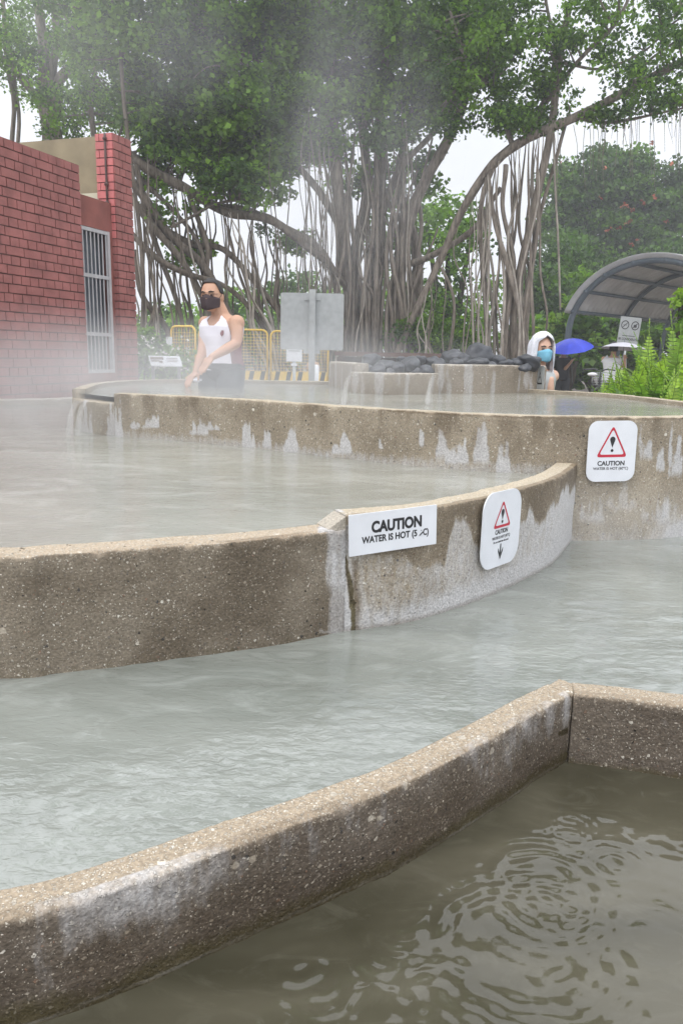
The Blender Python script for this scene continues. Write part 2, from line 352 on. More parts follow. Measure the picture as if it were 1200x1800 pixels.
# ------------------------------------------------------------------ pool walls
def wall(name, edge, thick, ztop, zbot, mat, label, group, stain=None, step=.009, side=1, rough=.0016, bev=.005, wet_base=None, chips=.004):
    """edge: polyline of the camera-side face (N,2); thickness goes to `side` of it"""
    P, t = resample(np.asarray(edge)[:, :2], step); nu = len(P)
    T = np.gradient(P, axis=0); T /= np.linalg.norm(T, axis=1)[:, None]; Nn = np.stack([-T[:, 1], T[:, 0]], 1) * side
    zs = np.linspace(zbot, ztop - bev, max(4, int((ztop - zbot) / step)))
    prof = [(0, z, 0) for z in zs]
    for a in (22, 45, 68, 90):
        a = math.radians(a); prof.append((bev - bev * math.cos(a), ztop - bev + bev * math.sin(a), a / (math.pi / 2)))
    nt_ = max(4, int(thick / step))
    for w in np.linspace(bev, thick - bev, nt_)[1:]: prof.append((w, ztop, 1))
    for a in (68, 45, 22, 0):
        a = math.radians(a); prof.append((thick - bev + bev * math.cos(a), ztop - bev + bev * math.sin(a), a / (math.pi / 2)))
    for z in np.linspace(ztop - bev, zbot, 14)[1:]: prof.append((thick, z, 0))
    prof = np.array(prof); nv = len(prof)
    U = np.repeat(t, nv); off = np.tile(prof[:, 0], nu); Z = np.tile(prof[:, 1], nu); TP = np.tile(prof[:, 2], nu)
    s_ = np.tile(np.r_[0, np.cumsum(np.linalg.norm(np.diff(prof[:, :2], axis=0), axis=1))], nu)
    X = np.repeat(P, nv, 0); NN = np.repeat(Nn, nv, 0)
    d = (fbm(U * 9, s_ * 9, 4, 3) - .5) * rough * 4 + (vn(U * 90, s_ * 90, 9) - .5) * rough
    edgew = np.exp(-((off - bev * .4) ** 2 + (Z - (ztop - bev * .4)) ** 2) / (2 * (bev * 1.2) ** 2))
    chip = edgew * np.clip(fbm(U * 38, s_ * 20, 3, 21) - .42, 0, 1) * chips * 5
    outw = 1 - TP
    XY = X + NN * (off - d * outw * np.where(off > thick / 2, -1, 1) + chip)[:, None]
    Zf = Z + np.where(TP > .5, d, 0) - chip * .8
    V = np.c_[XY, Zf]
    px, py = PROJ(V)
    st = np.zeros((len(V), 4)); st[:, 3] = np.clip(TP + edgew * .3, 0, 1)
    if stain: stain(st, px, py, U, s_, Z, off, TP)
    o = bigmesh(name, V, grid_faces(nu, nv)[:, ::-1] if side > 0 else grid_faces(nu, nv), mat, attr={'st': st})
    bm = bmesh.new(); bm.from_mesh(o.data); bm.verts.ensure_lookup_table()
    for i0 in (0, (nu - 1) * nv):
        vs_ = [bm.verts[i0 + j] for j in range(nv)]
        try: bm.faces.new(vs_ if (i0 == 0) == (side > 0) else vs_[::-1])
        except ValueError: pass
    bm.to_mesh(o.data); bm.free()
    tag(o, label, 'pool wall', group); return o, P, Nn
def drip(px, py, U, s_, cx, cy, w, h, seed=0):
    """lime bloom: soft foot, ragged top made of narrow vertical tongues"""
    x = (px - cx) / w; k = seed * 13 + int(cx)
    tong = .25 + 1.1 * vn(U * 85, U * 0 + k, k) * (.5 + vn(U * 26, U * 0, k + 3)); prof = np.clip(1.15 - x * x, 0, 1) ** .5 * tong
    y = (cy + h * .9 - py) / (1.9 * h)
    up = np.clip((prof - y) * 3 + (fbm(U * 70, s_ * 40, 3, k) - .5) * 1.6, 0, 1); dn = np.clip((y + .12) * 4, 0, 1)
    return np.clip(up * dn * np.clip((1.2 - np.abs(x)) * 3, 0, 1) * (.65 + .5 * fbm(U * 40, s_ * 40, 3, k + 7)), 0, 1)

# wall C: big upper pool, camera-side edge through the photographed rim, then closed round the back
edgeC_px = [(200, 691), (400, 700.5), (600, 714), (800, 726), (1000, 732), (1200, 733)]
C_near = [PZ(x, y, zC)[:2] for x, y in edgeC_px]
right_far = [PZ(1200, 708, zC)[:2], PZ(1060, 692, zC)[:2], PZ(960, 686, zC)[:2]]
C_all = C_near + [np.array([1.88, 3.62]), np.array([2.14, 4.1])] + [right_far[0] + np.array([.12, .05]), right_far[1] + np.array([.06, .1]), np.array([1.2, 6.18])] + [PZ(780, 672, zC)[:2], PZ(580, 670, zC)[:2], PZ(400, 667, zC)[:2], PZ(260, 667, zC)[:2], PZ(170, 672, zC)[:2], PZ(127, 683, zC)[:2]]
def stC(st, px, py, U, s_, Z, off, TP):
    face = (off < .02)
    R = np.zeros(len(px))
    for i, (cx, cy, w, h) in enumerate([(237, 742, 9, 12), (266, 741, 16, 12), (350, 750, 16, 14), (374, 748, 12, 9), (437, 762, 11, 24), (470, 768, 7, 18), (511, 768, 13, 26), (600, 777, 17, 20), (668, 778, 4, 12), (740, 770, 5, 16), (776, 765, 11, 42), (803, 790, 20, 24), (846, 785, 16, 28), (885, 792, 12, 40), (1134, 775, 12, 34), (1160, 800, 8, 30), (1186, 790, 13, 50), (208, 735, 7, 42), (560, 802, 16, 9), (1090, 868, 30, 34), (1040, 890, 22, 30), (1150, 880, 25, 40)]):
        R = np.maximum(R, drip(px, py, U, s_, cx, cy, w, h, i) * (1 if i < 19 else .5))
    low = np.clip((fbm(U * 5, s_ * 5, 3, 5) - .42) * 2.2, 0, .5)
    base_line = sstep(zW2 + .07, zW2 + .005, Z) * (px < 1000) * .45 + sstep(zW1 + .13, zW1, Z) * (px > 1000) * .35
    st[:, 0] = face * np.clip(R + base_line + low * (px > 1000) * sstep(zC - .06, zC - .2, Z), 0, 1)
    wetn = sstep(.45, .62, fbm(U * 14, s_ * 2.5, 4, 40))
    st[:, 1] = face * np.clip(wetn * sstep(zC - .22, zC - .02, Z) * .6 + .85 * sstep(zC - .014, zC - .004, Z) * (px > 680) * (1 - TP) + .5 * drip(px, py, U, s_, 905, 778, 26, 26), 0, 1)
    st[:, 2] = face * .12
    st[:, 3] *= np.where(face, 1, .9)
Cpoly = curve2(C_all, 10)
PR = 'concrete walls of the hot water pools'
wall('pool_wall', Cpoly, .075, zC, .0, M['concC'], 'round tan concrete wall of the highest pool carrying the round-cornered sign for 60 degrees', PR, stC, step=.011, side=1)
# spillway lip at left end of wall C: from (200,..) to (127,..)
lip = [PZ(127, 683, zC)[:2], PZ(160, 706, zC - .055)[:2] * .999, PZ(200, 691, zC)[:2]]
zlip = zW3 - .03
def stL(st, px, py, U, s_, Z, off, TP):
    st[:, 0] = (off < .02) * (drip(px, py, U, s_, 197, 745, 8, 40) + drip(px, py, U, s_, 150, 738, 14, 36) * .8 + .15); st[:, 1] = .25
lipc = curve2([PZ(127, 700, zlip)[:2], PZ(163, 706, zlip)[:2], PZ(202, 709, zlip)[:2]], 8)
wall('pool_wall', lipc, .12, zlip, .0, M['concC'], 'low spillway lip at the left end of the highest pool with water running over it', PR, stL, step=.011, side=1)

# wall B: left low section and right raised section
B2_base = [(0, 1192), (100, 1183), (200, 1173), (300, 1160), (400, 1147), (500, 1131), (590, 1113), (606, 1109)]
B1_base = [(604, 1110), (700, 1097), (760, 1082), (820, 1062), (880, 1038), (930, 1014), (970, 990), (992, 966), (1003, 950)]
B2 = [PZ(x, y, zW1)[:2] for x, y in B2_base]; B1 = [PZ(x, y, zW1)[:2] for x, y in B1_base]
B2x = [np.array([-2.9, 2.5]), np.array([-2.2, 1.98]), np.array([-1.45, 1.68])]
def stB2(st, px, py, U, s_, Z, off, TP):
    face = off < .02
    st[:, 0] = face * (drip(px, py, U, s_, 604, 1030, 22, 100) * .9 + drip(px, py, U, s_, 590, 1105, 30, 9) * .7)
    st[:, 1] = face * (.6 * sstep(.42, .62, fbm(U * 4, s_ * 5, 5, 60))) + .0
    st[:, 2] = face * sstep(zW1 + .05, zW1, Z) * .3
    st[:, 0] = np.maximum(st[:, 0], face * .62 * sstep(572, 582, px + (fbm(U * 30, s_ * 14, 3, 61) - .5) * 24))
    st[:, 0] += (TP > .5) * drip(px, py, U, s_, 588, 925, 30, 18)
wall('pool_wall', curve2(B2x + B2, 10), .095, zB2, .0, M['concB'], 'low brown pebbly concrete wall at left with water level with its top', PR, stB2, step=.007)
def stB1(st, px, py, U, s_, Z, off, TP):
    face = off < .02
    n = fbm(U * 22, s_ * 6, 4, 70)
    dl = np.interp(px, [600, 640, 780, 800, 812, 850, 880, 912, 930, 945, 955, 975, 990, 1005], [940, 965, 985, 905, 905, 960, 950, 900, 892, 915, 905, 872, 855, 850])
    below = np.clip((py - dl) / 14 + (n - .5) * 3.2, 0, 1)
    amt = np.interp(px, [600, 700, 790, 860, 920, 1000], [.35, .28, .5, .55, .62, .78])
    st[:, 0] = face * (below * amt + drip(px, py, U, s_, 604, 1040, 18, 100, 3) * .6 + .35 * sstep(zW1 + .09, zW1 + .02, Z))
    st[:, 1] = face * ((1 - below) * sstep(.3, .55, n + .15) * np.interp(px, [600, 800, 1000], [.45, .75, .9]) + .95 * np.exp(-((px - 596 - (py - 925) * .16 - (n - .5) * 12) / 3.0) ** 2) * (py > 925) * (py < 1060) + .95 * np.exp(-((px - 622 - (n - .5) * 14 - (py - 1000) * .03) / 4.5) ** 2) * (py > 985))
    st[:, 1] += face * sstep(zW1 + .018, zW1, Z) * .6
    st[:, 0] = np.maximum(st[:, 0], face * .62 * sstep(632, 618, px + (n - .5) * 40) * (py > 925 + (n - .5) * 20))
    ck = np.exp(-((px - np.interp(py, [925, 985, 1040, 1100], [594, 606, 618, 622]) - (fbm(U * 120, s_ * 60, 3, 5) - .5) * 9) / 2.6) ** 2) * (py > 922)
    st[:, 2] = face * np.clip(ck * 1.6, 0, 1) ; st[:, 0] *= 1 - face * np.clip(ck * 1.5, 0, 1)
    st[:, 0] += (TP > .5) * drip(px, py, U, s_, 590, 905, 22, 30) * .8
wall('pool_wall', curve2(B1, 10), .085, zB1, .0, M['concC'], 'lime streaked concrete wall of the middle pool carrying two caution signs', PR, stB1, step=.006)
_b = bpy.data.objects[-1] if False else [o for o in bpy.data.objects if o.get('label', '').startswith('lime streaked')][0]
_p = np.array(B1[0]); _t = (np.array(B1[1]) - _p); _t /= np.linalg.norm(_t); _n = np.array([-_t[1], _t[0]])
mb = MB(); q_ = []
for nn_ in (.004, .088):
    for (l_, z_) in ((.004, zB1 - .002), (.004, zB2 - .03), (-.05, zB2 - .03), (-.05, zB2 + .002), (-.012, zB1 - .012)): c_ = _p + _t * l_ + _n * nn_; q_.append((c_[0], c_[1], z_))
mb.add(q_, [(0, 4, 3, 2, 1), (5, 6, 7, 8, 9), (0, 5, 9, 4), (4, 9, 8, 3), (3, 8, 7, 2)]); mb.build('mortar_fillet', M['conc'], _b, False)
# end cap block of B1 (the step)
def capbox(pA, pB, thick, z0, z1, mat, stv, name, label, ln=.012):
    pA = np.array(pA); pB = np.array(pB); T = (pB - pA); T /= np.linalg.norm(T); Nn = np.array([-T[1], T[0]])
    wall(name, [pA - T * ln, pA + T * .002], thick, z1, z0, mat, label, PR, lambda st, *a: st.__setitem__((slice(None), slice(0, 1)), stv), step=.006)

# wall A: foreground, front (camera side) edge at top
A_px = [(-160, 1657), (-60, 1638), (0, 1622), (80, 1603), (176, 1574), (267, 1542), (347, 1512), (453, 1473), (560, 1435), (640, 1404), (700, 1382), (800, 1332), (900, 1277), (950, 1248), (1006, 1219)]
A1 = [PZ(x, y, zA)[:2] for x, y in A_px]
A2 = [PZ(x, y, zA)[:2] for x, y in [(1008, 1221), (1100, 1231), (1200, 1243), (1400, 1266)]]
A2.append(A2[-1] + np.array([.8, -.15]))
def stA(st, px, py, U, s_, Z, off, TP):
    face = off < .02
    n = fbm(U * 9, s_ * 9, 4, 80); n2 = fbm(U * 30, s_ * 5, 4, 81)
    dep = (zA - Z)
    film = np.interp(px, [0, 58, 62, 150, 330, 400, 640, 700, 800, 1000], [.05, .1, .6, .62, .55, .3, .28, .22, .35, .45])
    film = film * sstep(.15, .02, dep + (n - .5) * .12)
    film *= np.clip(.45 + (n2 - .3) * 1.8, 0, 1.2) * .8
    st[:, 0] = face * film
    st[:, 1] = face * np.clip(.25 + .5 * sstep(.02, .12, dep) + (n - .5), 0, .85) + (TP > .5) * 0
    st[:, 2] = face * sstep(zW0 + .06, zW0 + .005, Z + (n - .5) * .03) * .75
    slot_shade = np.clip((1.1 - ((px - 992) / 13) ** 2 - ((py - 1286 + (px - 992) * .35) / 5.5) ** 2) * 3, 0, 1); st[:, 2] = np.maximum(st[:, 2], face * slot_shade); st[:, 1] = np.maximum(st[:, 1], face * slot_shade)  # slot near the corner: dark of its recess painted with wet and algae channels
    st[:, 0] += face * .9 * np.exp(-((Z - zW0 - .005 - (n - .5) * .01) / .0028) ** 2)
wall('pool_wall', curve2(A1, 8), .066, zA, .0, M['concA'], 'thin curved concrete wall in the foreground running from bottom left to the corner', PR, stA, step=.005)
def stA2(st, px, py, U, s_, Z, off, TP):
    face = off < .02; st[:, 1] = face * .3; st[:, 2] = face * sstep(zW0 + .03, zW0, Z) * .5; st[:, 0] = face * .1
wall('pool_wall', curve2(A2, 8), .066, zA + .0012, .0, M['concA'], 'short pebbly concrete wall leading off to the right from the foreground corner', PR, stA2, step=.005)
for (cx, cy) in ((0, 0),): pass
# corner block closing the notch between A1 and A2
cA = np.array(A1[-1]); T1 = np.array(A1[-1]) - np.array(A1[-2]); T1 /= np.linalg.norm(T1); N1 = np.array([-T1[1], T1[0]])
wall('pool_wall', [cA - T1 * .004, cA + T1 * .05 + N1 * .004], .062, zA - .001, .0, M['concA'], 'corner block where the two foreground walls meet', PR, lambda st, *a: None, step=.005, chips=.002)
# far kerb of pool 2 at left
K = [PZ(-500, 712, EYE - .43)[:2], PZ(0, 703, EYE - .43)[:2], PZ(150, 699, EYE - .43)[:2], PZ(300, 692, EYE - .43)[:2] + np.array([0, .6])]
wall('pool_wall', curve2(K, 6), .15, EYE - .43, .0, M['conc'], 'grey kerb of the middle pool below the red brick building', PR, lambda st, *a: None, step=.02, side=1)

# source ring in the upper pool
def stR(st, px, py, U, s_, Z, off, TP):
    n = fbm(U * 26, s_ * 5, 3, 90); st[:, 0] = (off < .02) * np.clip((n - .46) * 2.4, 0, .5); st[:, 1] = .12
zR1, zR2 = EYE - .058, EYE - .12
RG = 'walls round the hot spring source'
ringR = [PZ(762, 691, zW3)[:2], PZ(850, 692, zW3)[:2], PZ(957, 690, zW3)[:2]]
ringM = [PZ(616, 690, zW3)[:2] , PZ(690, 694, zW3)[:2], PZ(770, 692, zW3)[:2]]
ringL = [PZ(578, 678, zW3)[:2] , PZ(606, 684, zW3)[:2], PZ(622, 689, zW3)[:2]]
wall('source_wall', curve2(ringM, 8), .1, zR2, zW3 - .1, M['conc'], 'low spill section of the spring source wall below the black rocks', RG, stR, step=.012)
wall('source_wall', curve2(ringR, 8), .1, zR1, zW3 - .1, M['conc'], 'tall right section of the spring source wall with lime runs', RG, stR, step=.012)
wall('source_wall', curve2(ringL, 8), .1, zR1 - .005, zW3 - .1, M['conc'], 'pale left section of the spring source wall beside the sign post', RG, stR, step=.012)
ring_c = (np.mean([ringR[0], ringR[2], ringL[0]], axis=0) + np.array([.05, .42]))

# ------------------------------------------------------------------ water
def sheet(name, x0, x1, y0, y1, z, step, mat, hfun, poly=None):
    nx = int((x1 - x0) / step); ny = int((y1 - y0) / step)
    X, Y = np.meshgrid(np.linspace(x0, x1, nx), np.linspace(y0, y1, ny), indexing='ij'); X = X.ravel(); Y = Y.ravel()
    V = np.c_[X, Y, z + hfun(X, Y)]; Q = grid_faces(nx, ny)
    if poly is not None:
        poly = np.asarray(poly); ins = np.zeros(len(V), bool); j = len(poly) - 1
        for i in range(len(poly)):
            xi, yi = poly[i]; xj, yj = poly[j]
            c = ((yi > Y) != (yj > Y)) & (X < (xj - xi) * (Y - yi) / (yj - yi + 1e-12) + xi); ins ^= c; j = i
        Q = Q[ins[Q].all(1)]
        us = np.unique(Q); mp = np.full(len(V), -1); mp[us] = np.arange(len(us)); V = V[us]; Q = mp[Q]
    o = bigmesh(name, V, Q, mat); o['kind'] = 'structure'; return o
def offs(P, d):
    P = np.asarray(P); T = np.gradient(P, axis=0); T /= np.linalg.norm(T, axis=1)[:, None]; return P + np.stack([-T[:, 1], T[:, 0]], 1) * d
def rings(X, Y, cs):
    h = 0
    for (cx, cy, lam, amp, r0, w) in cs:
        r = np.hypot(X - cx, Y - cy); h = h + amp * np.cos(2 * math.pi * (r - r0) / lam) * np.exp(-((r - r0) / w) ** 2)
    return h
def h0(X, Y):
    cs = []
    for px, py, lam, amp, r0, w in [(960, 1590, .030, .0011, .05, .05), (1080, 1520, .026, .0009, .02, .05), (960, 1550, .034, .0009, .09, .05), (700, 1600, .03, .0005, .1, .05), (520, 1690, .036, .0009, .035, .035), (560, 1730, .032, .0008, .05, .04), (920, 1660, .035, .0009, .13, .06), (1150, 1650, .04, .0007, .1, .06), (790, 1790, .036, .0006, .08, .05), (1000, 1480, .02, .0006, .03, .03)]:
        p = PZ(px, py, zW0); cs.append((p[0], p[1], lam, amp, r0, w))
    rr_ = np.random.default_rng(77)
    for k in range(16):
        p = PZ(rr_.uniform(250, 1190), rr_.uniform(1420, 1790), zW0); cs.append((p[0], p[1], rr_.uniform(.014, .026), rr_.uniform(.0003, .0007), rr_.uniform(.01, .045), rr_.uniform(.012, .025)))
    return rings(X, Y, cs) * .75 * sstep(.22, .5, fbm(X * 13, Y * 13, 3, 99)) + (fbm(X * 6, Y * 9, 4, 11) - .5) * .0075 + (fbm(X * 40, Y * 60, 2, 12) - .5) * .0006
sheet('water', -1.6, 2.6, .15, 1.72, zW0, .0055, M['w0'], h0, np.vstack([offs(curve2(A1, 6), .03), offs(curve2(A2, 6), .03), [(2.6, .15), (-1.6, .15)]]))
def h1(X, Y):
    cs = []
    for px, py, lam, amp, r0, w in [(180, 1420, .05, .0010, .05, .07), (470, 1360, .045, .0008, .06, .06), (1090, 1190, .06, .0010, .06, .09), (300, 1500, .04, .0007, .05, .05), (640, 1280, .05, .0007, .08, .08), (850, 1100, .06, .0007, .1, .1)]:
        p = PZ(px, py, zW1); cs.append((p[0], p[1], lam, amp, r0, w))
    r = np.abs(fbm(X * 7 + fbm(X * 4, Y * 4, 2, 33) * 2, Y * 13, 4, 31) - .5)
    return rings(X, Y, cs) + (fbm(X * 6, Y * 14, 4, 30) - .5) * .0055 + (.1 - r) * .006 + (fbm(X * 40, Y * 95, 2, 32) - .5) * .0010
polyW1 = np.vstack([offs(curve2(A1, 6), .035), offs(curve2(A2, 6), .035), [(3.2, 1.4), (3.2, 3.9), (2.1, 3.6)], offs(curve2(C_near[3:], 6), .03)[::-1], offs(curve2(B1, 6), .03)[::-1][2:], offs(curve2(B2x + B2, 6), .03)[::-1], [(-3.6, 1.6), (-2.0, .4)]])
sheet('water', -3.6, 3.2, .4, 3.9, zW1, .0095, M['wA'], h1, polyW1)
def h2(X, Y): return (fbm(X * 5, Y * 10, 4, 50) - .5) * .006 + (fbm(X * 30, Y * 50, 2, 52) - .5) * .0008
polyW2 = np.vstack([offs(curve2(B2x + B2, 6), .05), offs(curve2(B1, 6), .04)[1:], offs(curve2(C_near[:5], 6), .03)[::-1], [(-1.6, 4.6), (-1.72, 5.2), (-1.62, 6.3)], [K[2] + np.array([0, .06]), K[1] + np.array([0, .05]), K[0] + np.array([0, .05])]])
sheet('water', -6.5, 1.3, 1.2, 6.9, zW2, .014, M['wB'], h2, polyW2)
def h3(X, Y): return (fbm(X * 4, Y * 9, 4, 55) - .5) * .005
sheet('water', -1.9, 2.4, 3.0, 6.6, zW3, .016, M['wB'], h3, np.vstack([offs(Cpoly, .03), [PZ(127, 700, zlip)[:2] + np.array([.02, .02])]]))
# water running over the spillway lip
mw, ntw, bw, Lw = newmat('water_fall'); bw.inputs['Base Color'].default_value = (.75, .74, .72, 1); bw.inputs['Roughness'].default_value = .1; bw.inputs['Alpha'].default_value = .16; M['wfall'] = mw
def fall(px0, px1, ytop, z0, z1, out, name='water', seed=0):
    a = PZ(px0, ytop, z0); b_ = PZ(px1, ytop + 2, z0); n = 14; k = 12; V = []
    d = (b_ - a)[:2]; d /= np.linalg.norm(d); nn = np.array([d[1], -d[0]])
    for i in range(n):
        for j in range(k):
            t = j / (k - 1); p = a[:2] * (1 - i / (n - 1)) + b_[:2] * i / (n - 1)
            w = .012 * math.sin(i * 2.3 + seed) * t + out * t ** .55 + .006
            p = p + nn * w + d * (-.05 * t)
            V.append([p[0], p[1], z0 + .006 + (z1 - z0) * t * t * .9 + (z1 - z0) * t * .1])
    o = bigmesh(name, V, grid_faces(n, k), M['wfall']); o['kind'] = 'structure'
fall(142, 150, 706, zlip + .006, zW2, .07, seed=0); fall(155, 163, 707, zlip + .006, zW2, .06, seed=3)
fall(616, 622, 662, EYE - .11, zW3, .03, seed=1); fall(763, 769, 662, EYE - .11, zW3, .03, seed=2)

# ------------------------------------------------------------------ ground
gx = np.r_[np.linspace(-130, -14, 18), np.linspace(-12, 12, 49), np.linspace(14, 130, 18)]; gy = np.r_[np.linspace(-50, -4, 8), np.linspace(-3, 30, 60), np.linspace(33, 230, 20)]
X, Y = np.meshgrid(gx, gy, indexing='ij'); X = X.ravel(); Y = Y.ravel()
g = bigmesh('ground', np.c_[X, Y, GZ(X, Y)], grid_faces(len(gx), len(gy)), M['ground']); g['kind'] = 'structure'

# ------------------------------------------------------------------ signs
def textmesh(s, size, mat, parent, M4, bold=.012, name='lettering', align='CENTER', ext=.0006, sx=1.0, fit=None):
    c = bpy.data.curves.new(name, 'FONT'); c.body = s; c.size = size; c.align_x = align; c.align_y = 'CENTER'; c.offset = bold * size; c.extrude = ext
    o = bpy.data.objects.new(name, c); sc.collection.objects.link(o); bpy.context.view_layer.update()
    me = bpy.data.meshes.new_from_object(o.evaluated_get(bpy.context.evaluated_depsgraph_get())); bpy.data.objects.remove(o)
    if fit:
        xs = [v.co.x for v in me.vertices]; sx = fit / (max(xs) - min(xs))
    me.transform(M4 @ Matrix.Diagonal((sx, 1, 1, 1))); me.materials.clear(); me.materials.append(mat); r = bpy.data.objects.new(name, me); return link(r, parent)
RX = Matrix.Rotation(math.pi / 2, 4, 'X')
def LT(x, z, y=-.0045): return Matrix.Translation((x, y, z)) @ RX      # local sign space: x right, z up, front is -y
def rrect(w, h, r, y0, y1, n=8):
    P = []
    for cx, cz, a0 in ((w / 2 - r, h / 2 - r, 0), (-w / 2 + r, h / 2 - r, 90), (-w / 2 + r, -h / 2 + r, 180), (w / 2 - r, -h / 2 + r, 270)):
        for k in range(n + 1):
            a = math.radians(a0 + 90 * k / n); P.append((cx + r * math.cos(a), cz + r * math.sin(a)))
    m = len(P); V = [(x, y0, z) for x, z in P] + [(x, y1, z) for x, z in P]
    f = [tuple(range(m)), tuple(range(2 * m - 1, m - 1, -1))] + [(i, i + m, (i + 1) % m + m, (i + 1) % m) for i in range(m)]
    return V, [tuple(q[::-1]) for q in f]
def polyp(pts, y0, y1):
    m = len(pts); V = [(x, y0, z) for x, z in pts] + [(x, y1, z) for x, z in pts]
    return V, [tuple(range(m)), tuple(range(2 * m - 1, m - 1, -1))] + [(i, (i + 1) % m, (i + 1) % m + m, i + m) for i in range(m)]
def frame_on(p1, p2, corners, off=.008):
    """vertical plane through p1,p2 (xy); photo corners TL,TR,BR,BL -> matrix, w, h"""
    p1 = np.array(p1); p2 = np.array(p2); T = (p2 - p1) / np.linalg.norm(p2 - p1); nn = np.array([T[1], -T[0], 0]); p0 = np.array([p1[0], p1[1], 0]) + nn * off
    q = []
    for x, y in corners:
        d = ray(x, y); o_ = np.array([0, 0, EYE]); t = ((p0 - o_) @ nn) / (d @ nn); q.append(o_ + d * t)
    c = sum(q) / 4; ux = (q[1] - q[0] + q[2] - q[3]) / 2; uz = (q[0] - q[3] + q[1] - q[2]) / 2; w = np.linalg.norm(ux); h = np.linalg.norm(uz)
    ux /= w; uz -= ux * (ux @ uz); uz /= np.linalg.norm(uz); uy = -np.cross(ux, uz) * -1
    uy = np.cross(uz, ux)
    Mx = Matrix(((ux[0], uy[0], uz[0], c[0]), (ux[1], uy[1], uz[1], c[1]), (ux[2], uy[2], uz[2], c[2]), (0, 0, 0, 1)))
    return Mx, w, h
def triangle(parent, cx, cz, w, h, t, mat, round_=.12):
    def tri(w, h, cz):
        pts = [np.array([0, h / 2]), np.array([w / 2, -h / 2]), np.array([-w / 2, -h / 2])]; out = []
        for i in range(3):
            a, b_, c_ = pts[i - 1], pts[i], pts[(i + 1) % 3]; r = round_ * w
            u = (a - b_) / np.linalg.norm(a - b_) * r; v = (c_ - b_) / np.linalg.norm(c_ - b_) * r
            for k in range(6):
                s = k / 5; out.append(b_ + u * (1 - s) ** 2 + v * s ** 2)
        return [(p[0], p[1] + cz) for p in out]
    o_ = tri(w, h, cz); k = 1 - 2.6 * t / w; i_ = [((x) * k, (z - (cz - h * .08)) * k + (cz - h * .08)) for x, z in tri(w, h, cz)]
    m = len(o_); V = [(x + cx, -.0052, z) for x, z in o_] + [(x + cx, -.0052, z) for x, z in i_]
    mb = MB(); mb.add(V, [(j, (j + 1) % m, (j + 1) % m + m, j + m) for j in range(m)]); mb.build('warning_triangle', mat, parent, False)
    # exclamation mark: teardrop + dot
    mb = MB(); pts = []
    for a in np.linspace(-20, 200, 14): a = math.radians(a); pts.append((.085 * w * math.cos(a), .085 * w * math.sin(a) + h * .06))
    pts.append((0, -h * .2)); mb.add(*polyp([(x + cx, z + cz) for x, z in pts], -.0056, -.005))
    mb.add(*polyp([(x + cx, z + cz) for x, z in [(.045 * w * math.cos(a), .045 * w * math.sin(a) - h * .29) for a in np.linspace(0, 2 * math.pi, 13)[:-1]]], -.0056, -.005))
    mb.build('exclamation_mark', M['black'], parent, False)
def signroot(Mx, name, label):
    o = bpy.data.objects.new(name, None); link(o); o.matrix_world = Mx; o.empty_display_size = .05; return tag(o, label, 'sign')
def panel(parent, w, h, r, mat='white', y0=-.0045, y1=-.001, name='panel'):
    mb = MB(); mb.add(*rrect(w, h, r, y0, y1)); return mb.build(name, M[mat], parent, False)
def near_wall(pts, px):
    P = curve2(pts, 12); X_, _ = PROJ(np.c_[P, np.full(len(P), zW1)]); i = int(np.argmin(abs(X_ - px))); i = min(max(i, 2), len(P) - 3); return P[i - 2], P[i + 2]
# 60 degree sign
_c = Cpoly; _x, _ = PROJ(np.c_[_c, np.full(len(_c), zC)]); _k = np.arange(len(_c)) < 70
a = _c[np.argmin(np.where(_k, abs(_x - 1015), 9e9))]; b_ = _c[np.argmin(np.where(_k, abs(_x - 1150), 9e9))]
Mx, w, h = frame_on(a, b_, [(1034, 740), (1120, 739), (1112, 845), (1028, 847)], .020)
print('sign60', w, h)
s = signroot(Mx, 'caution_sign', 'white round-cornered sign reading WATER IS HOT (60°C) on the highest pool wall')
panel(s, w, h, w * .2); triangle(s, 0, h * .165, w * .64, h * .52, w * .048, M['red'])
textmesh('CAUTION', h * .105, M['black'], s, LT(0, -h * .20), .03); textmesh('WATER IS HOT (60°C)', h * .062, M['black'], s, LT(0, -h * .285), .015)
# 45 degree sign
a, b_ = near_wall(B1, 890)
Mx, w, h = frame_on(a, b_, [(846, 872), (912, 855), (910, 982), (843, 1004)])
print('sign45', w, h)
s = signroot(Mx, 'caution_sign', 'white round-cornered sign reading WATER IS HOT (45°C) with a down arrow')
panel(s, w, h, w * .24); triangle(s, 0, h * .20, w * .46, h * .36, w * .04, M['red'])
textmesh('CAUTION', h * .082, M['black'], s, LT(0, -h * .035), .03, sx=.9); textmesh('WATER IS HOT (45°C)', h * .052, M['black'], s, LT(0, -h * .11), .015, sx=.92); textmesh('Do not climb into the pool', h * .038, M['black'], s, LT(0, -h * .165), .01, sx=.95)
mb = MB(); k = h * .1; mb.add(*polyp([(-.12 * k, 1.0 * k), (.12 * k, 1.0 * k), (.12 * k, -.3 * k), (.62 * k, .45 * k), (.62 * k, .02 * k), (0, -1.05 * k), (-.62 * k, .02 * k), (-.62 * k, .45 * k), (-.12 * k, -.3 * k)][::-1], -.0056, -.005))
mb.v[0][:, 2] -= h * .30; mb.build('down_arrow', M['black'], s, False)
